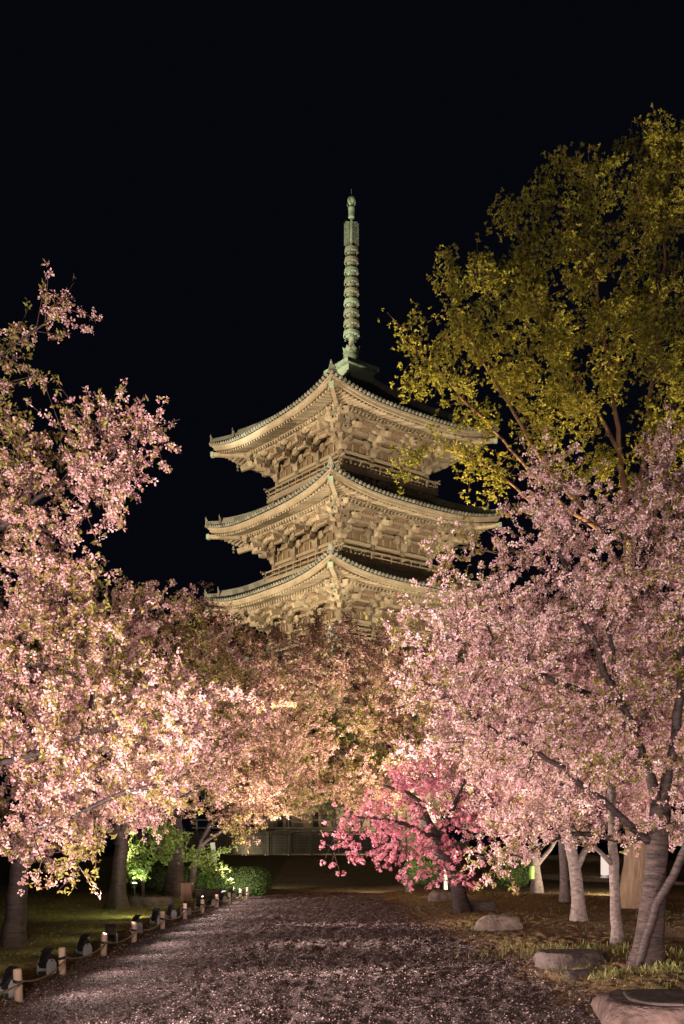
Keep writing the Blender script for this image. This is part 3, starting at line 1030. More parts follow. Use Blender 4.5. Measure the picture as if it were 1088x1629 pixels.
def tree(name, label, cat, group, limbs, bl, st, seed=0):
    global R
    R = np.random.default_rng(500 + st.get('rs', seed))      # each tree keeps its own shape
    base = np.asarray(limbs[0][0][0], float)
    root = thing(name, label, cat, base, 0, group)
    D, kill = st.get('D', .25), st.get('kill', .42)
    att = fill(bl, st.get('sp', .5), st.get('gap', .3), 60 + seed)
    P, par, rr, n0, lim = grow(limbs, att, D, kill, cap=st.get('cap', 5200))
    rtip = st.get('rtip', .0085)
    rr = pipe_radii(P, par, rr, n0, rtip)
    # trunk and main limbs
    tr, lm_ = MB(), MB()
    ph = R.random(4) * 6
    for li, ids in enumerate(lim):
        pts = P[ids].copy()
        r_ = rr[ids].copy()
        if li == 0:
            h = pts[:, 2] - pts[0, 2]
            r_ = r_ * (1 + st.get('flare', .42) * np.exp(-h / (1.3 * r_[0])))
            pts[0, 2] -= .12
            # finer rings
            t0, t1 = np.arange(len(pts)), np.linspace(0, len(pts) - 1, len(pts) * 3)
            pts = np.stack([np.interp(t1, t0, pts[:, i]) for i in range(3)], 1)
            r_ = np.interp(t1, t0, r_)
            hh_ = pts[:, 2] - pts[0, 2]
            amp = .05 + .16 * np.exp(-hh_ / .35)
            tr.tube(pts, r_, 20, True, None, lambda i, a: 1 + amp[i] * (np.sin(3 * a + ph[0]) * .6 + np.sin(5 * a + ph[1] + hh_[i] * .7) * .4) + .025 * np.sin(9 * a + ph[2] + 9 * hh_[i]))
        else:
            p0 = par[ids[0]]
            pts = np.concatenate([P[p0][None], pts])
            r_ = np.r_[r_[0], r_]
            (lm_ if 'limbmat' in st else tr).tube(pts, r_, 10)
    if 'limbmat' in st:
        lm_.build('limbs', st['limbmat'], root, smooth=True, origin=base)
    tr.build('trunk', st.get('bark', M['bark']), root, smooth=True, origin=base)
    # branches
    br = MB()
    kids = [[] for _ in range(len(P))]
    for i in range(n0, len(P)):
        kids[par[i]].append(i)
    done = np.zeros(len(P), bool)
    order = sorted(range(n0, len(P)), key=lambda i: i)
    for i in order:
        if done[i]:
            continue
        chain = [i]
        done[i] = True
        while True:
            ks = [c for c in kids[chain[-1]] if not done[c]]
            if not ks:
                break
            c = max(ks, key=lambda q: rr[q])
            chain.append(c)
            done[c] = True
        ids = [par[i]] + chain
        r_ = rr[ids].copy()
        r_[0] = min(r_[0], r_[1] * 1.15)
        r_[-1] *= .6
        br.tube(P[ids], r_, 7 if r_[1] > .03 else (5 if r_[1] > .012 else 3), False)
    # side twigs
    g = np.arange(len(lim[0]), len(P))
    g = g[rr[g] < st.get('rmax', .028)]
    k = st.get('twigs', 4)
    src = np.repeat(g, k)
    src = src[R.random(len(src)) < st.get('keep', 1.0)]
    heading = unit(P[src] - P[par[src]])
    td = unit(st.get('hw', .5) * heading + rand_unit(len(src)) + np.array([0, 0, st.get('lift', .15)]))
    tl = R.uniform(*st.get('tl', (.15, .45)), len(src))
    tb = P[par[src]] + (P[src] - P[par[src]]) * R.random((len(src), 1))
    te = tb + td * tl[:, None]
    sd = unit(np.cross(td, rand_unit(len(src))))
    s2 = np.cross(td, sd)
    rt = st.get('rtw', .0035)
    ring = lambda p, r: [p + r * (sd * math.cos(a) + s2 * math.sin(a)) for a in (0, 2.094, 4.189)]
    V = np.stack(ring(tb, rt) + ring(te, rt * .6), 1)
    n = len(src)
    q = (np.arange(n)[:, None, None] * 6 + np.array([[0, 1, 4, 3], [1, 2, 5, 4], [2, 0, 3, 5]])[None]).reshape(-1, 4)
    br.add(V.reshape(-1, 3), q, None, .4)
    br.build('branches', st.get('twigmat', M['twig']), root, smooth=True, origin=base)
    # clusters along the twigs
    per = st.get('per', 4)
    ti = np.repeat(np.arange(n), per)
    tpos = R.uniform(.25, 1.05, len(ti))
    off = st.get('off', .04)
    cc = tb[ti] + td[ti] * (tl[ti] * tpos)[:, None] + R.normal(0, off, (len(ti), 3)) + np.array([0, 0, -st.get('hang', .0)])
    # patches where leaves win over blossom and the reverse
    pv = vnoise3(cc * .9 + 30, 90 + seed)
    pv = (pv - pv.min()) / (np.ptp(pv) + 1e-9)
    leafy = R.random(len(cc)) < np.clip(st.get('leafy', .3) + 1.1 * (pv - .5), 0.03, .97)
    if st.get('leafy', .3) >= 1:
        leafy[:] = True
    if st.get('leafy', .3) <= 0:
        leafy[:] = False
    bloss = cc[~leafy]
    if len(bloss):
        np_, cr = st.get('np', 8), st.get('cr', .045)
        d = rand_unit(len(bloss) * np_)
        c = np.repeat(bloss, np_, 0) + d * cr * R.uniform(.35, 1.0, (len(d), 1))
        if st.get('pompom'):
            ax = unit(np.cross(d, rand_unit(len(d))))
            nr = d
        else:
            ax = unit(d + .8 * rand_unit(len(d)))
            nr = unit(d + .9 * rand_unit(len(d)))
        ln = st.get('pl', .042) * R.uniform(.75, 1.25, len(d))
        base_t = np.repeat(R.random(len(bloss)), np_)
        b = MB()
        b.kites(c - ax * ln[:, None] * .5, ax, nr, ln, ln * st.get('pw', .85), np.clip(base_t * .65 + R.random(len(d)) * .4, 0, 1), .2)
        b.build('blossoms', st.get('petal', M['pink']), root, origin=base)
    lc = cc[leafy]
    sel = R.random(len(bloss)) < st.get('mixleaf', .5)
    lc = np.concatenate([lc, bloss[sel]])
    if len(lc):
        nl = st.get('nl', 4)
        c = np.repeat(lc, nl, 0)
        ax = unit(rand_unit(len(c)) + np.array([0, 0, st.get('droop', -.15)]))
        nr = unit(rand_unit(len(c)) + np.array([0, 0, .8]))
        ln = st.get('ll', .065) * R.uniform(.6, 1.25, len(c))
        b = MB()
        b.kites(c, ax, nr, ln, ln * st.get('lw', .5), np.clip(np.repeat(R.random(len(lc)), nl) * .6 + R.random(len(c)) * .4, 0, 1), .22)
        b.build('foliage', st.get('leaf', M['leaf_bronze']), root, origin=base)
    print(name, label[:30], 'att', len(att), 'nodes', len(P), 'clusters', len(cc), flush=True)
    return root


def pts(*rows):
    return [at(*r) for r in rows]


def rooted(x, y, Y, *rest):
    """a trunk's polyline that starts on the ground at distance Y"""
    b = on_ground((x - CX) * Y / F, Y)
    return [b] + [at(*r) for r in rest]


near = dict(D=.22, kill=.32, sp=.35, gap=.2, twigs=4, per=9, tl=(.15, .6), np=11, pl=.028, cr=.044, hw=1.1, lift=.2, off=.028, rtw=.006, nl=3, ll=.06)
mid = dict(D=.3, kill=.42, sp=.48, gap=.18, twigs=4, per=7, tl=(.2, .7), hw=.9, np=9, pl=.05, cr=.075, nl=3, ll=.085, rtw=.005, off=.06)
far = dict(D=.38, kill=.55, sp=.62, gap=.15, twigs=5, per=5, tl=(.25, .6), np=6, pl=.085, cr=.1, nl=4, ll=.11, rtw=.007, off=.08)
CH = 'cherry trees in blossom along the path'

# left side, from the front to the back
tree('cherry_tree', 'tall pale pink cherry reaching in past the left edge, its tips against the night sky', 'tree', CH,
     [([on_ground(-6.3, 11.4), np.array([-6.25, 11.4, 1.2]), np.array([-6.0, 11.3, 2.4]), np.array([-5.6, 11.2, 4.0])], .2, .11),
      (pts((-260, 1320, 11.3), (-120, 1330, 11.2), (60, 1315, 11), (180, 1270, 10.9), (270, 1245, 10.8)), .06, .02),
      (pts((-260, 1240, 11.3), (-100, 1230, 11.2), (60, 1200, 11.1), (180, 1150, 11.2), (330, 1100, 11.3)), .06, .02),
      (pts((-240, 1000, 11.2), (-60, 880, 11.0), (80, 780, 10.9), (170, 710, 10.8)), .06, .02),
      (pts((-240, 1000, 11.2), (-120, 760, 11.3), (-30, 600, 11.2), (40, 528, 11.1), (112, 492, 11.0)), .045, .008),
      (pts((-240, 1100, 11.2), (-40, 1070, 11.4), (130, 1040, 11.4)), .05, .02)],
     blobs((50, 780, 115, 85, 11, 1.1), (20, 720, 80, 75, 11, 1.0), (140, 690, 45, 50, 10.8, .6), (200, 660, 26, 20, 10.8, .25), (110, 780, 85, 85, 10.9, .8), (240, 742, 36, 9, 10.7, .15),
           (190, 800, 30, 45, 10.8, .4), (110, 890, 80, 40, 10.9, .8), (40, 930, 120, 80, 11, 1.2), (75, 510, 52, 13, 11.1, .2), (15, 540, 40, 16, 11.2, .2), (20, 605, 30, 12, 11.2, .2),
           (60, 1170, 160, 100, 11, 1.2), (-60, 900, 120, 260, 11.5, 1.4), (220, 1150, 120, 70, 11, .8), (60, 1300, 130, 50, 11, .8), (130, 1385, 60, 45, 10.8, .4), (90, 1050, 150, 70, 11.2, 1)),
     dict(near, leafy=.3, petal=M['pink_warm'], bark=M['bark_dark'], limbmat=M['bark_dark']), 1)
tree('cherry_tree', 'pale pink cherry with a dark glossy trunk on the lawn at the left edge', 'tree', CH,
     [(rooted(20, 1510, 16.2, (22, 1450, 16.2), (36, 1370, 16.2), (48, 1290, 16.2)), .17, .14),
      (pts((35, 1350, 16.2), (-20, 1290, 16), (-60, 1200, 16)), .1, .05),
      (pts((45, 1290, 16.2), (110, 1200, 16.3), (150, 1120, 16.4), (160, 1040, 16.4)), .12, .04),
      (pts((60, 1265, 16.2), (160, 1230, 15.8), (260, 1190, 15.6)), .07, .025)],
     blobs((90, 1030, 130, 100, 16.2, 1.8), (200, 1020, 110, 80, 16, 1.4), (150, 1130, 180, 90, 16, 1.8), (-20, 1110, 120, 130, 16.2, 1.6), (270, 1130, 90, 80, 15.6, 1.2), (120, 1250, 170, 80, 15.8, 1.4), (60, 1340, 90, 40, 15.6, .6), (-15, 1235, 80, 70, 16.0, 1.2), (-30, 1310, 60, 40, 15.8, .8), (240, 960, 70, 30, 16, .7)),
     dict(near, leafy=.4, petal=M['pink_warm'], bark=M['bark_dark'], limbmat=M['bark_dark'], sp=.46, pl=.037, cr=.055), 2)
tree('cherry_tree', 'pink and green cherry on the lawn beside a flat dark rock', 'tree', CH,
     [(rooted(188, 1447, 25.5, (183, 1405, 25.5), (197, 1350, 25.5), (188, 1310, 25.5)), .2, .16),
      (pts((190, 1330, 25.5), (150, 1290, 25.5), (120, 1230, 25.5)), .13, .05),
      (pts((190, 1325, 25.5), (215, 1290, 25.3), (220, 1220, 25.3), (250, 1130, 25.3)), .14, .05),
      (pts((200, 1320, 25.5), (260, 1290, 25), (320, 1250, 24.8)), .09, .03)],
     blobs((190, 1130, 130, 120, 25.5, 2.2), (270, 1180, 100, 100, 25, 2), (330, 1040, 70, 70, 25.5, 1.5), (250, 1000, 110, 60, 25.5, 1.6), (330, 1220, 90, 60, 24.6, 1.4), (190, 1290, 120, 40, 25, 1.5), (380, 1120, 70, 70, 25, 1.5)),
     dict(mid, leafy=.48, petal=M['pink_warm'], leaf=M['leaf_bronze'], bark=M['bark_dark'], flare=.9), 3)
tree('cherry_tree', 'large twin trunked cherry in front of the clipped hedge', 'tree', CH,
     [(rooted(279, 1428, 31, (280, 1390, 31), (281, 1345, 31), (278, 1300, 31)), .26, .2),
      ([on_ground((300 - CX) * 31 / F, 31.0, -.05)] + pts((306, 1385, 31), (318, 1345, 31), (335, 1310, 30.8), (380, 1270, 30.5)), .15, .06),
      (pts((282, 1340, 31), (262, 1300, 31), (235, 1240, 31)), .12, .05),
      (pts((280, 1310, 31), (300, 1230, 31), (330, 1150, 31), (340, 1080, 31)), .14, .05),
      (pts((318, 1345, 31), (350, 1320, 30.6), (400, 1302, 30.2)), .08, .03)],
     blobs((330, 1120, 120, 110, 31, 2.6), (420, 1150, 100, 100, 31, 2.4), (320, 1250, 120, 55, 30.5, 2), (420, 1240, 80, 60, 30.2, 1.8), (240, 1200, 100, 90, 31, 2), (325, 985, 50, 50, 31, 1.2), (370, 1290, 60, 30, 30, 1.2), (395, 1050, 70, 60, 31, 1.6), (430, 1300, 50, 18, 29.5, .8), (385, 1330, 30, 12, 29.5, .5)),
     dict(mid, leafy=.55, petal=M['peach'], leaf=M['leaf_bronze'], bark=M['bark'], flare=.8), 4)
tree('cherry_tree', 'low leafy green sapling lit bright by a flood before the hedge', 'tree', None,
     [(rooted(226, 1425, 29.5, (228, 1400, 29.5), (238, 1370, 29.4), (260, 1345, 29.3)), .05, .03),
      (pts((232, 1385, 29.5), (215, 1370, 29.4), (205, 1360, 29.3)), .03, .015)],
     blobs((242, 1358, 36, 20, 29.4, .6), (213, 1385, 18, 10, 29.4, .4), (262, 1335, 30, 14, 29.4, .5), (330, 1362, 26, 12, 29.4, .4), (345, 1380, 18, 8, 29.4, .3)),
     dict(mid, leafy=1, leaf=M['leaf_green'], bark=M['bark'], sp=.34, kill=.26, D=.2, nl=4, ll=.1), 5)
tree('cherry_tree', 'wide peach toned cherry over the far end of the path', 'tree', CH,
     [(rooted(716, 1421, 34, (708, 1370, 34), (680, 1310, 34), (640, 1250, 34)), .24, .18),
      (pts((640, 1250, 34), (560, 1205, 34), (500, 1165, 34), (440, 1125, 34)), .13, .04),
      (pts((640, 1240, 34), (608, 1165, 34), (570, 1095, 34), (520, 1060, 34)), .12, .04),
      (pts((650, 1265, 34), (690, 1180, 34), (720, 1100, 34)), .12, .04)],
     blobs((560, 1110, 130, 90, 34, 2.6), (470, 1110, 120, 90, 34, 2.4), (530, 1200, 130, 70, 34, 2.4), (640, 1110, 100, 100, 34, 2.2), (460, 1220, 90, 60, 34, 2), (610, 1230, 90, 70, 33.5, 2), (420, 1040, 60, 40, 34, 1.4), (700, 1120, 90, 110, 34, 2), (520, 1275, 90, 30, 33.5, 1.4), (560, 1020, 80, 40, 34, 1.4), (500, 1005, 70, 22, 34, .9)),
     dict(mid, leafy=.46, petal=M['peach'], leaf=M['leaf_bronze'], bark=M['bark_dark'], sp=.6, pl=.06, cr=.085, ll=.09), 6)
tree('cherry_tree', 'pale green budding cherry before the lattice fence', 'tree', CH,
     [(rooted(632, 1396, 50, (628, 1350, 50), (590, 1290, 50), (520, 1240, 50)), .2, .14),
      (pts((600, 1300, 50), (620, 1250, 50), (640, 1210, 50)), .1, .04),
      (pts((540, 1255, 50), (430, 1235, 50), (360, 1210, 50)), .1, .04)],
     blobs((430, 1215, 130, 80, 50, 3.4), (560, 1230, 130, 70, 50, 3.2), (500, 1170, 150, 80, 50, 3.4), (640, 1200, 90, 80, 50, 3), (350, 1230, 90, 60, 50, 3), (530, 1285, 70, 20, 49, 1.8)),
     dict(far, leafy=.7, petal=M['peach'], leaf=M['leaf_green'], bark=M['bark']), 7)
# deep pink double cherry on the right bank
tree('cherry_tree', 'deep pink double blossomed cherry leaning over the path', 'tree', None,
     [(rooted(738, 1455, 23.5, (728, 1410, 23.5), (712, 1365, 23.5), (694, 1330, 23.5)), .17, .13),
      (pts((698, 1340, 23.5), (680, 1295, 23.4), (655, 1260, 23.2), (610, 1250, 23)), .09, .03),
      (pts((698, 1335, 23.5), (720, 1290, 23.5), (735, 1250, 23.5), (760, 1210, 23.5)), .09, .03),
      (pts((694, 1330, 23.5), (640, 1310, 23), (590, 1300, 22.7), (545, 1300, 22.5)), .07, .02)],
     blobs((640, 1285, 90, 65, 23, 1.2), (570, 1290, 65, 36, 22.8, .7), (690, 1225, 85, 45, 23.2, 1.0), (560, 1335, 45, 22, 22.6, .4), (750, 1300, 60, 50, 23, .9), (770, 1240, 80, 60, 23.5, 1.0), (630, 1345, 65, 40, 22.8, .9), (700, 1340, 60, 50, 22.9, .8), (830, 1190, 80, 50, 23.5, .8), (800, 1310, 50, 40, 23, .7), (610, 1375, 50, 16, 22.6, .5), (548, 1335, 24, 20, 22.6, .3), (535, 1366, 18, 9, 22.5, .2), (650, 1400, 45, 12, 22.5, .3), (720, 1390, 40, 22, 22.6, .4)),
     dict(mid, leafy=.12, petal=M['pink_deep'], leaf=M['leaf_bronze'], bark=M['bark'], sp=.42, kill=.34, D=.24, pompom=True, np=12, pl=.06, cr=.075, hang=.06, per=2, twigs=3, mixleaf=.5, nl=2, ll=.08), 8)
# right side
tree('cherry_tree', 'big pink cherry with a ringed dark trunk beside the cut stone slab', 'tree', CH,
     [(rooted(1026, 1550, 13.1, (1036, 1480, 13.1), (1042, 1400, 13.1), (1048, 1330, 13.1), (1052, 1280, 13.1)), .175, .13),
      ([on_ground((1012 - CX) * 13 / F, 12.98, -.05)] + pts((1032, 1475, 12.9), (1068, 1400, 12.8), (1100, 1330, 12.7), (1120, 1230, 12.7)), .06, .05),
      (pts((1040, 1345, 13.1), (985, 1300, 13), (930, 1250, 12.9), (870, 1200, 12.8), (760, 1150, 12.6), (690, 1090, 12.4)), .06, .012),
      (pts((1050, 1290, 13.1), (1035, 1220, 13.1), (1000, 1160, 13), (985, 1100, 13), (960, 980, 13)), .08, .02),
      (pts((985, 1125, 13), (900, 1090, 12.9), (800, 1050, 12.8), (700, 1010, 12.6)), .05, .015),
      (pts((1052, 1280, 13.1), (1075, 1180, 13.1), (1085, 1060, 13.1), (1080, 900, 13.2), (1060, 780, 13.2)), .085, .02),
      (pts((985, 1120, 13), (940, 1010, 12.8), (890, 880, 12.6), (870, 760, 12.5)), .055, .015),
      (pts((1000, 1340, 13.1), (950, 1325, 13), (890, 1325, 12.9), (830, 1365, 12.8)), .05, .015)],
     blobs((900, 850, 70, 90, 12.6, .8), (880, 740, 40, 45, 12.5, .4), (845, 740, 22, 12, 12.4, .2), (960, 840, 80, 90, 12.9, 1), (1050, 800, 70, 100, 13.2, 1), (1065, 700, 36, 30, 13.2, .4), (1010, 960, 110, 110, 13.1, 1.3), (900, 980, 100, 80, 12.8, 1.1),
           (800, 960, 90, 60, 12.7, .9), (720, 960, 70, 50, 12.5, .7), (760, 880, 60, 25, 12.6, .4), (850, 1090, 110, 70, 12.8, 1.0), (740, 1070, 90, 60, 12.5, .8), (660, 1010, 60, 40, 12.4, .5), (670, 1120, 50, 40, 12.4, .4), (1090, 1050, 80, 160, 13.1, 1.2),
           (970, 1100, 100, 70, 13, 1.0), (840, 1180, 100, 60, 12.7, .8), (960, 1210, 120, 60, 12.9, .9), (780, 1240, 70, 45, 12.5, .5), (900, 1290, 100, 40, 12.8, .7), (1070, 1230, 70, 50, 12.8, .7), (1020, 1320, 60, 30, 12.7, .4), (780, 1370, 70, 30, 12.3, .35), (830, 1330, 60, 35, 12.5, .5), (1150, 900, 100, 220, 13.2, 1.2), (1110, 1240, 90, 90, 13.6, 1.0), (1085, 1330, 50, 25, 13.8, .5), (840, 840, 45, 35, 12.6, .4)),
     dict(near, leafy=.22, petal=M['pink_cool'], bark=M['bark'], limbmat=M['bark_dark']), 9)
tree('cherry_tree', 'slender pale barked cherry with lichen patches on the mossy bank', 'tree', CH,
     [(rooted(981, 1508, 16.2, (979, 1440, 16.2), (976, 1370, 16.2), (972, 1290, 16.2), (968, 1180, 16.2), (955, 1080, 16.2)), .09, .05),
      (pts((974, 1375, 16.2), (945, 1345, 16.1), (915, 1320, 16)), .045, .02),
      (pts((970, 1230, 16.2), (1010, 1170, 16.2), (1050, 1080, 16.2)), .05, .02),
      (pts((968, 1180, 16.2), (900, 1110, 16), (840, 1040, 15.8)), .045, .02)],
     blobs((960, 1010, 120, 110, 16.2, 1.5), (850, 1030, 100, 80, 15.9, 1.2), (1060, 1020, 100, 120, 16.2, 1.4), (930, 1140, 130, 80, 16.1, 1.4), (1060, 1180, 100, 90, 16.3, 1.2), (880, 1250, 110, 50, 16, 1.0), (1000, 1280, 80, 40, 16.2, .9), (760, 1010, 60, 60, 15.8, .8)),
     dict(near, leafy=.18, petal=M['pink'], bark=M['bark_pale'], sp=.47, pl=.039, cr=.058), 10)
tree('cherry_tree', 'cherry with a smooth pale grey trunk behind the dark flat boulder', 'tree', CH,
     [(rooted(921, 1472, 20.9, (919, 1420, 20.9), (913, 1370, 20.9), (905, 1320, 20.9), (890, 1250, 20.9)), .135, .1),
      (pts((915, 1385, 20.9), (935, 1350, 20.9), (955, 1310, 20.9)), .09, .04),
      (pts((900, 1300, 20.9), (840, 1220, 20.8), (780, 1140, 20.7)), .08, .03)],
     blobs((820, 1110, 120, 110, 20.9, 1.7), (920, 1180, 120, 100, 21, 1.8), (760, 1170, 90, 80, 20.7, 1.3), (850, 1270, 110, 60, 20.6, 1.2), (740, 1050, 80, 80, 20.7, 1.3), (980, 1100, 120, 140, 21, 1.8)),
     dict(mid, leafy=.2, petal=M['pink'], bark=M['bark_pale']), 11)
tree('cherry_tree', 'thin grey trunked cherry standing behind the smooth pale one', 'tree', CH,
     [(rooted(898, 1440, 27, (897, 1400, 27), (895, 1350, 27), (890, 1280, 27)), .12, .09),
      (pts((890, 1290, 27), (930, 1220, 27), (980, 1150, 27)), .07, .03)],
     blobs((880, 1200, 130, 90, 27, 2), (990, 1150, 130, 110, 27, 2), (1070, 1230, 90, 70, 27, 1.6), (960, 1290, 120, 50, 26.6, 1.5)),
     dict(mid, leafy=.35, petal=M['pink'], leaf=M['leaf_green'], bark=M['bark_pale'], sp=.62), 12)
tr13 = tree('cherry_tree', 'grey trunked cherry wrapped with lime green tape by the round bush', 'tree', CH,
     [(rooted(853, 1424, 32, (851, 1390, 32), (848, 1350, 32), (845, 1290, 32)), .17, .13),
      (pts((850, 1380, 32), (875, 1350, 32), (895, 1320, 32)), .1, .04),
      (pts((845, 1300, 32), (790, 1240, 32), (740, 1190, 32)), .1, .04)],
     blobs((800, 1200, 140, 100, 32, 2.4), (720, 1220, 90, 80, 32, 2), (900, 1260, 110, 70, 32, 2), (780, 1290, 90, 45, 31.6, 1.6), (720, 1110, 90, 80, 32, 2)),
     dict(mid, leafy=.3, petal=M['pink'], leaf=M['leaf_bronze'], bark=M['bark_pale'], sp=.62, pl=.07), 13)
b = MB()
c_ = at(846, 1388, 31.72)
b.tube([c_ - [0, 0, .2], c_ + [0, 0, .2]], .075, 12)
tag(b.build('tape', M['lime'], tr13, smooth=True, origin=tr13.location), 'lime green tape')
# the tall green tree behind, right
tree('zelkova_tree', 'tall spreading tree with small yellow green leaves behind the cherries', 'tree', None,
     [(rooted(1016, 1450, 25, (1016, 1400, 25), (1014, 1300, 25), (1008, 1100, 25), (1003, 950, 25), (1000, 860, 25)), .36, .13),
      (pts((1003, 930, 25), (945, 830, 24.8), (880, 760, 24.6), (820, 660, 24.5), (760, 560, 24.4), (720, 500, 24.4)), .085, .02),
      (pts((1000, 860, 25), (985, 720, 25), (970, 580, 25), (950, 460, 25), (930, 370, 25)), .09, .02),
      (pts((1000, 850, 25), (1030, 700, 25.2), (1042, 560, 25.3), (1060, 420, 25.3), (1045, 310, 25.3)), .09, .02),
      (pts((1004, 960, 25), (930, 880, 24.7), (850, 800, 24.4), (780, 740, 24.3), (700, 710, 24.2)), .07, .015),
      (pts((960, 850, 24.8), (880, 790, 24.2), (800, 700, 24), (740, 640, 23.9), (690, 580, 23.9)), .06, .015),
      (pts((1000, 860, 25), (1070, 720, 25), (1120, 560, 25)), .1, .03),
      (pts((985, 720, 25), (930, 620, 25.2), (860, 500, 25.4), (830, 400, 25.4)), .055, .015)],
     blobs((1020, 310, 85, 85, 25, 2), (1060, 265, 50, 50, 25.3, 1.2), (1000, 225, 22, 30, 25.2, .4), (930, 330, 85, 65, 25, 1.6), (895, 275, 40, 35, 25.2, .7), (860, 400, 85, 80, 25.4, 1.6), (815, 365, 35, 50, 25.3, .8), (780, 480, 85, 80, 24.6, 1.5), (735, 480, 60, 65, 24.4, 1.0), (700, 430, 22, 35, 24.4, .5), (690, 560, 45, 40, 24, .8),
           (660, 530, 25, 25, 23.9, .4), (870, 560, 95, 80, 25, 1.8), (960, 470, 85, 90, 25, 1.8), (1050, 480, 65, 150, 25.3, 1.8), (950, 620, 80, 70, 25, 1.6), (740, 610, 55, 50, 24, .8), (760, 690, 60, 40, 24.2, .8), (880, 690, 70, 40, 24.5, 1.2), (1040, 680, 80, 50, 25, 1.5), (690, 705, 50, 22, 24.2, .5), (800, 770, 60, 35, 24.3, .7), (1150, 560, 90, 230, 25, 2), (650, 610, 30, 20, 23.9, .4), (1000, 760, 80, 50, 24.8, 1.2), (640, 745, 30, 14, 24.1, .3), (930, 720, 80, 45, 24.6, 1.2), (850, 640, 60, 40, 24.5, 1), (960, 690, 60, 50, 25, 1.2)),
     dict(mid, leafy=1, leaf=M['leaf_olive'], bark=M['bark_tan'], limbmat=M['twig_red'], twigmat=M['twig_red'], sp=.56, kill=.46, D=.34, twigs=5, per=7, tl=(.2, .7), nl=6, ll=.075, lw=.62, gap=.33, rtip=.007, flare=.75, off=.09), 14)

R = np.random.default_rng(77)
# ------------------------------------------------------------------ hedges and bushes


def leafy_mass(name, label, cat, c, half, n, ll, seed, boxy=4.0):
    c = np.asarray(c, float)
    half = np.asarray(half, float)
    root = thing(name, label, cat, c)
    d = rand_unit(n * 2)
    d = d[d[:, 2] > -.75][:n]
    k = (np.abs(d) ** boxy).sum(1, keepdims=True) ** (-1 / boxy)
    sh = 1 + .10 * (vnoise3(d * k * half * 2.2 + 20, seed) - .5)[:, None]
    p = d * k * half * sh * R.uniform(.9, 1.03, (len(d), 1)) + np.array([0, 0, half[2]])
    nr = unit(d + .7 * rand_unit(len(d)))
    ax = unit(np.cross(nr, rand_unit(len(d))))
    ln = ll * R.uniform(.6, 1.3, len(d))
    b = MB()
    b.kites(p, ax, nr, ln, ln * .6, R.random(len(d)), .2)
    b.build('foliage', M['hedge'], root)
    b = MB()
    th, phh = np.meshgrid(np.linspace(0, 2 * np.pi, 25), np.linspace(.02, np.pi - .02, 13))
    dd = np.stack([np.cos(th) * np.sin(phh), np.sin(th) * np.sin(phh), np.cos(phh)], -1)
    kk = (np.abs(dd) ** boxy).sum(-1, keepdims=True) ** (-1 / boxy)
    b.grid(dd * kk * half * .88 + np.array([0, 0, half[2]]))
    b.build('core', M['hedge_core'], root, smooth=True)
    return root


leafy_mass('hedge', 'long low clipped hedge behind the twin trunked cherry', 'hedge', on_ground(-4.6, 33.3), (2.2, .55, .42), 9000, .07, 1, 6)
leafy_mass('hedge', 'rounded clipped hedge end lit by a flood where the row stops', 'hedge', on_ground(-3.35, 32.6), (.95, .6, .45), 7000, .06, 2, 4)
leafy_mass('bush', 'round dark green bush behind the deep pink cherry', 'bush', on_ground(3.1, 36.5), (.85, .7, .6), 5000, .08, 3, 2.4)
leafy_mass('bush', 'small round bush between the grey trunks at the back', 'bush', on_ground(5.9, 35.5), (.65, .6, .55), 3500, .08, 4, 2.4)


# ------------------------------------------------------------------ rocks
def rock(label, m, c, half, seed, flat=0.0, boxy=2.6, rotz=0.0):
    th, phh = np.meshgrid(np.linspace(0, 2 * np.pi, 65), np.linspace(.01, np.pi * .72, 36))
    dd = np.stack([np.cos(th) * np.sin(phh), np.sin(th) * np.sin(phh), np.cos(phh)], -1)
    k = (np.abs(dd) ** boxy).sum(-1, keepdims=True) ** (-1 / boxy)
    p = dd * k
    flatp = p.reshape(-1, 3)
    f = .28 * (vnoise3(flatp * 1.3 + 10, seed) - .5) + .14 * (vnoise3(flatp * 3.1 + 10, seed + 1) - .5) + .06 * (vnoise3(flatp * 8 + 10, seed + 2) - .5)
    f = f.reshape(p.shape[:2])
    f[:, -1] = f[:, 0]
    p = p * (1 + f[..., None])
    if flat:
        p[..., 2] = np.minimum(p[..., 2], flat + .06 * f)
    p = p * np.asarray(half)
    b = MB()
    b.grid(p[::-1])
    o = b.build('boulder', m, None, smooth=True, loc=c)
    o.rotation_euler[2] = rotz
    return tag(o, label, 'rock')


rock('rounded pale boulder at the edge of the path', M['stone'], on_ground(2.94, 19.1, .04), (.43, .34, .26), 200, 0, 2.1)
rock('flat topped dark boulder on the mossy bank beside the slender trunk', M['stone_dark'], on_ground(3.12, 13.75, .04), (.52, .36, .2), 210, .62, 2.7, .2)
rock('dark low boulder beside the foot of the deep pink cherry', M['stone_dark'], on_ground(3.22, 23.9, .05), (.42, .3, .2), 220, .8)
rock('light grey stone half buried behind the deep pink cherry', M['stone'], on_ground(2.75, 28.2, .05), (.36, .3, .25), 230)
rock('wide flat dark rock on the left lawn', M['stone_dark'], on_ground(-5.0, 26.6, .06), (.62, .4, .26), 240, .7, 3.4)
rock('low brown rock between the floods and the hedge', M['stone_dark'], on_ground(-4.0, 30.4, .04), (.5, .35, .28), 250, .8, 3)
rock('small flat root stone beside the grass tuft', M['stone_dark'], on_ground(3.05, 12.75, .0), (.36, .14, .07), 260, .8, 2.6, .5)

# the worked stone at the lower right: a basin rim on a rough block
sl = thing('stone_slab', 'large weathered stone block with a worn flat top at the lower right corner', 'stone', on_ground(3.22, 9.15, -.03), rad(-4))


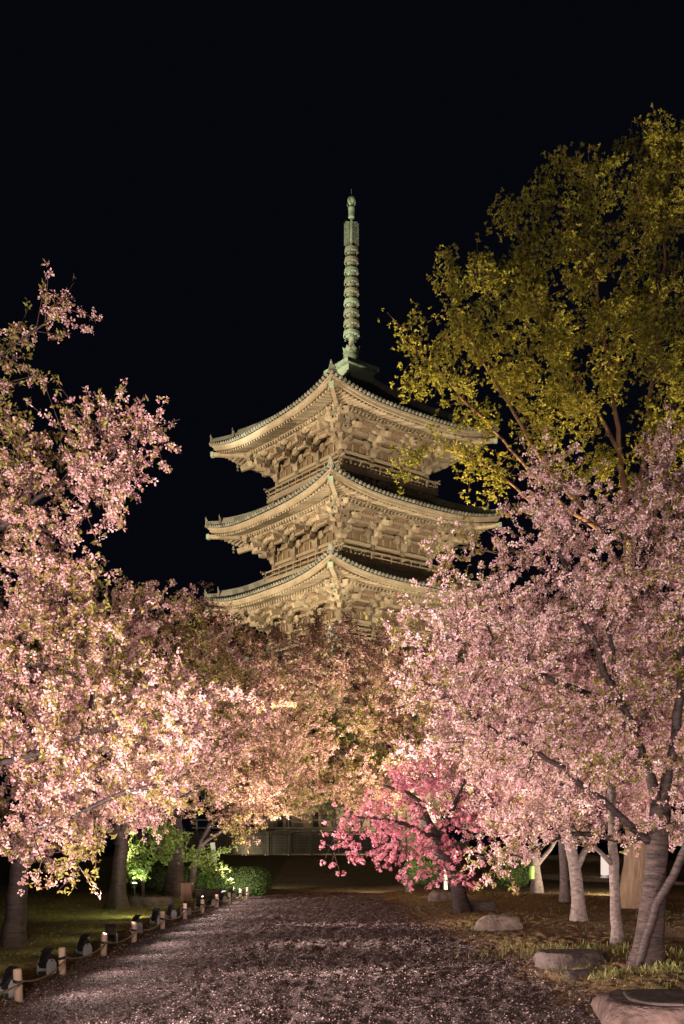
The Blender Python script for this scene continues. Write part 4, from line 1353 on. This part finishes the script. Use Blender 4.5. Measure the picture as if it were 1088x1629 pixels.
def stone_ring(half, z0, z1, seed, bulge=.06):
    th = np.linspace(0, 2 * np.pi, 97)
    c, s_ = np.cos(th), np.sin(th)
    k = (np.abs(c) ** 5 + np.abs(s_) ** 5) ** (-1 / 5)
    rows = []
    zs = np.linspace(z0, z1, 12)
    for i, z in enumerate(zs):
        q = np.stack([c * k, s_ * k, np.full(97, z)], 1)
        f = 1 + bulge * math.sin(math.pi * (i / 11) ** .8) + .1 * (vnoise3(np.stack([c * 3, s_ * 3, np.full(97, z * 6)], 1) + 20, seed) - .5) + .05 * (vnoise3(np.stack([c * 9, s_ * 9, np.full(97, z * 20)], 1) + 40, seed + 1) - .5)
        if i == 11:
            f = f - .03
        f[-1] = f[0]
        rows.append(np.stack([q[:, 0] * half[0] * f, q[:, 1] * half[1] * f, q[:, 2]], 1))
    top = rows[-1]
    for kk in (.93, .6, .3, .01):
        t_ = top.copy()
        t_[:, :2] *= kk
        t_[:, 2] += .015 * (vnoise3(t_ * 4 + 10, seed + 2) - .5)
        rows.append(t_)
    return np.array(rows)


b = MB()
b.grid(stone_ring((.82, .55), 0, .27, 300, .1))
b.build('base_block', M['stone_pink'], sl, smooth=True)
b = MB()
b.grid(stone_ring((.72, .45), .262, .29, 310, .01) + np.array([.08, .02, 0]))
b.build('worn_top', M['stone_dark'], sl, smooth=True)

# ------------------------------------------------------------------ rope fence and floods along the path
POSTS = [(-3.49, 11.0), (-3.58, 13.05), (-3.56, 15.2), (-3.51, 17.2), (-3.47, 19.7), (-3.44, 22.3), (-3.34, 24.4), (-3.22, 26.2), (-3.07, 27.8), (-2.95, 29.6), (-2.84, 30.6)]
PNAMES = ['nearest post of the rope fence, at the lower left corner', 'second post from the near end of the rope fence', 'third post from the near end of the rope fence', 'fourth post from the near end of the rope fence',
          'fifth post from the near end of the rope fence', 'post before the brown wooden box', 'post just beyond the brown wooden box', 'fourth post from the far end of the rope fence', 'third post from the far end of the rope fence', 'post lit bright before the hedge end', 'last and farthest post at the hedge end']
b = MB()
b.lathe([(.0, -.1), (.046, -.1), (.047, .33), (.043, .345), (.03, .35), (.0, .351)], n=16)
p0 = b.build('fence_post', M['post'], None, smooth=True)
tie = MB()
for k_ in range(3):
    a = np.linspace(0, 2 * np.pi, 17)
    tie.tube(np.stack([.05 * np.cos(a), .05 * np.sin(a), .2 + .012 * k_ + .01 * np.sin(a + 1)], 1), .007, 5, False)
tie.build('rope_knot', M['black'], p0, smooth=True)
for i, (x, y) in enumerate(POSTS):
    o = p0 if i == 0 else copy_tree(p0)
    o.location = on_ground(x, y, .0)
    o.rotation_euler = (R.normal(0, .03), R.normal(0, .04), R.random() * 6)
    tag(o, 'round pale wooden ' + PNAMES[i], 'post', 'short posts of the rope fence')
rp = MB()
chain = [np.array([-3.55, 8.9, .36])] + [on_ground(x, y, .215) for x, y in POSTS]
for a, c in zip(chain[:-1], chain[1:]):
    t_ = np.linspace(0, 1, 14)[:, None]
    q = a + (c - a) * t_ + np.array([.055, 0, 0])
    q[:, 2] -= .34 * (t_[:, 0] * (1 - t_[:, 0]))
    rp.tube(q, .0105, 6, False)
tag(rp.build('rope', M['rope'], None, smooth=True), 'sagging straw rope strung along the short wooden posts', 'rope')

fl = thing('floodlight', 'x', 'floodlight', (0, 0, 0), 0, 'floodlights in a row behind the rope fence')


def plate(s_):
    b = MB()
    out = [(-.115, 0), (.115, 0), (.118, .2), (.06, .3), (-.06, .3), (-.118, .2)]
    n = len(out)
    V = [[s_ * .15 + d, x, z] for d in (-.012, .012) for x, z in out]
    Q = [[i, (i + 1) % n, n + (i + 1) % n, n + i] for i in range(n)]
    T = [[0, i + 1, i] for i in range(1, n - 1)] + [[n, n + i, n + i + 1] for i in range(1, n - 1)]
    b.add(V, Q, T)
    b.build('stand_plate', M['grey'], fl)


plate(-1)
plate(1)
b = MB()      # housing: a tapered box tilted up, with cooling fins and a hood
tl_ = rad(38)
ax_ = np.array([[1, 0, 0], [0, math.cos(tl_), math.sin(tl_)], [0, -math.sin(tl_), math.cos(tl_)]])
hc = np.array([0, 0, .27])
b.hexa([hc + ax_[0] * x + ax_[1] * y + ax_[2] * z for y, w_, h_ in ((-.11, .08, .07), (.1, .13, .14)) for x, z in ((-w_, -h_), (w_, -h_), (w_, h_), (-w_, h_))])
for j in range(5):
    b.box(hc + ax_[1] * -.13 + ax_[0] * (j - 2) * .035, (.012, .1, .12), ax_)
b.box(hc + ax_[1] * .15 + ax_[2] * .145, (.28, .14, .012), ax_)
hs = b.build('housing', M['black'], fl)
b = MB()
b.box(hc + ax_[1] * .103, (.23, .012, .24), ax_)
b.build('lens', M['lens'], hs)
b = MB()
b.beam(np.array([-.15, 0, .02]), np.array([.15, 0, .02]), .2, .03)
b.tube([[-.165, 0, .27], [.165, 0, .27]], .018, 8)
b.tube([[.0, -.06, .03], [.02, -.22, .015], [.12, -.35, .01], [.35, -.4, .01]], .01, 5)
b.beam(np.array([0, -.16, .02]), np.array([0, .1, .02]), .06, .028)
b.build('base', M['black'], fl)
FN = ['floodlight nearest the camera with its hood raised flat', 'second floodlight of the row, tucked behind a post', 'third floodlight from the near end, beside the dark trunk', 'fourth floodlight from the near end, facing back to the lawn', 'fifth floodlight from the near end, left of the flat lawn rock',
      'floodlight standing just before the wide flat lawn rock', 'floodlight right of the wide flat lawn rock', 'floodlight under the brown wooden box', 'floodlight between the box and the low brown rock', 'third floodlight from the far end of the row', 'next to last floodlight at the far end', 'farthest floodlight shining on the hedge end']
FX_ = [-3.62, -3.72, -3.76, -3.76, -3.72, -3.72, -3.68, -3.6, -3.5, -3.42, -3.3, -3.2]
for i, (x, y) in enumerate(zip(FX_, ROW_Y)):
    o = fl if i == 0 else copy_tree(fl)
    o.location = on_ground(x - .08, y, .0)
    o.rotation_euler = (0, 0, rad(-36 + R.normal(0, 12)) if i != 3 else rad(20))
    o.scale = (.63, .63, .63)
    tag(o, 'black ' + FN[i], 'floodlight')
    o['label'] = 'black ' + FN[i]

# lamp half hidden in the sapling, and the glaring one by the hedge
lm = thing('ground_lamp', 'small round glaring lamp low in front of the left end of the hedge', 'lamp', on_ground(-5.95, 29.2))
b = MB()
b.tube([[0, 0, 0], [0, 0, .36]], .02, 8)
b.lathe([(.0, .34), (.07, .36), (.085, .44), (.075, .46)], n=14)
b.build('stem', M['black'], lm)
b = MB()
b.lathe([(.075, .455), (.05, .475), (.0, .48)], n=14)
b.build('lens', glow('lamp glow', (1, 1, .78), 14), lm, smooth=True)
spot(on_ground(-5.9, 29.15, .52), (-5.2, 29.6, 2.2), 90, 150, (.95, 1, .7), .6, .05)
spot(on_ground(-3.05, 31.0, .3), (-3.2, 32.6, .5), 120, 110, (1, .95, .72), .6, .04)
spot(on_ground(-4.6, 31.6, .3), (-4.4, 33.2, .6), 30, 140, (.8, 1, .5), .6, .05)

bx = thing('wooden_box', 'upright brown wooden box on a short post beside the floods', 'box', on_ground(-4.15, 27.2))
b = MB()
b.box((0, 0, .36), (.27, .22, .44))
b.box((0, 0, .592), (.3, .25, .022))
b.build('case', M['box_wood'], bx)
b = MB()
b.box((0, 0, .06), (.08, .08, .16))
b.build('leg', M['box_wood'], bx)

# ------------------------------------------------------------------ things at the back
fe = thing('lattice_fence', 'grey wooden lattice fence across the dark bank below the pagoda', 'fence', on_ground(-3.0, 62))
b = MB()
fx0, fx1, fz = -9.5, 6.5, 1.45
for j in range(int((fx1 - fx0) / .12)):
    b.box((fx0 + j * .12, 0, fz / 2 + .05), (.03, .03, fz - .15))
for z in np.arange(.18, fz, .17):
    b.box(((fx0 + fx1) / 2, .035, z), (fx1 - fx0, .02, .03))
b.build('lattice', M['fence'], fe)
b = MB()
b.box(((fx0 + fx1) / 2, .1, fz / 2), (fx1 - fx0, .03, fz - .3))
b.build('backing', M['wood_dark'], fe)
for j in range(13):
    b = MB()
    b.box((fx0 + j * (fx1 - fx0) / 12, -.03, fz / 2), (.12, .12, fz))
    b.build('post', M['wood_dark'], fe)
b = MB()
b.beam((fx0, 0, fz + .02), (fx1, 0, fz + .02), .16, .07)
b.build('top_rail', M['wood_dark'], fe)
hr = thing('handrail', 'pale wooden handrail running above the lattice fence', 'railing', on_ground(-3.0, 64.5))
b = MB()
for z in (1.75, 2.25):
    b.box((-.5, 0, z), (12, .08, .09))
b.build('rail', M['pale_wood'], hr)
for j in range(9):
    b = MB()
    b.box((-6.2 + 1.45 * j, .02, 1.13), (.09, .09, 2.3))
    b.build('post', M['pale_wood'], hr)
hs_ = thing('timber_hall', 'low timber hall with pale posts behind the fence', 'building', on_ground(0, 68))
b = MB()
b.box((-1, 1.2, 2.6), (14, .25, 5.2))
b.build('wall', M['plaster'], hs_)
for j in range(12):
    b = MB()
    b.box((-7.5 + j * 1.2, .95, 2.6), (.2, .2, 5.2))
    b.build('post', M['wood'], hs_)
b = MB()
for z in (1.6, 3.1, 4.6):
    b.box((-1, .88, z), (14, .1, .2))
b.build('beam', M['wood'], hs_)
for j in range(5):
    b = MB()
    b.box((-6.3 + j * 2.4, 1.04, 2.4), (.95, .06, 1.15))
    b.build('window', M['wood_dark'], hs_)
b = MB()
b.hexa([np.array(p) for p in ((-8.5, -.3, 5.0), (6.5, -.3, 5.0), (6.5, 5, 5.0), (-8.5, 5, 5.0), (-8, 2, 6.2), (6, 2, 6.2), (6, 3, 6.2), (-8, 3, 6.2))])
b.build('roof', M['tile'], hs_)
spot((-6, 60.5, .9), (-2, 66, 2.4), 520, 130, (1, .86, .6), .8, .1)
spot((3.0, 66.2, 1.0), (0, 69, 4.0), 420, 140, (1, .8, .5), .8, .1)

sg = thing('white_sign', 'small white notice board on a post left of the lattice fence', 'sign', on_ground((340 - CX) * 44 / F, 44))
b = MB()
b.box((0, 0, .55), (.05, .05, 1.1))
b.build('post', M['wood_dark'], sg)
b = MB()
b.box((0, -.04, 1.15), (.2, .03, .85), ((.99, 0, .12), (0, 1, 0), (-.12, 0, .99)))
b.build('board', M['white'], sg)

lt = thing('lamp_post', 'white cylindrical path lantern beyond the slender pale trunk', 'lantern', on_ground((962 - CX) * 44 / F, 44))
b = MB()
b.lathe([(.0, .0), (.2, .0), (.2, .04), (.16, .06), (.16, .12), (.0, .12)], n=16)
b.build('base', M['grey'], lt)
b = MB()
b.lathe([(.0, .12), (.17, .12), (.17, .92), (.14, .96), (.0, .97)], n=18)
b.build('shade', glow('lantern paper', (1, .82, .7), .85), lt, smooth=True)
wp = thing('marker_post', 'slim white post behind the deep pink cherry trunk', 'post', on_ground((709 - CX) * 30 / F, 30))
b = MB()
b.lathe([(.0, .0), (.06, .0), (.06, .98), (.05, 1.02), (.0, 1.03)], n=12)
b.build('shaft', M['white'], wp, smooth=True)
b = MB()
b.lathe([(.061, .8), (.064, .8), (.064, .9), (.061, .9)], n=12)
b.build('band', M['grey'], wp)
st_ = thing('marker_post', 'short grey wooden stake beside the round dark bush', 'post', on_ground((648 - CX) * 33 / F, 33))
b = MB()
b.box((0, 0, .2), (.14, .12, .5))
b.box((0, 0, .46), (.1, .09, .03))
b.build('shaft', M['fence'], st_)
spot((3.1, 29.2, .3), (2.6, 34.0, 1.2), 60, 140, (.95, 1, .65), .7, .06)
spot((10.5, 42, .4), (9, 46.5, .6), 260, 150, PINKW, .7, .1)
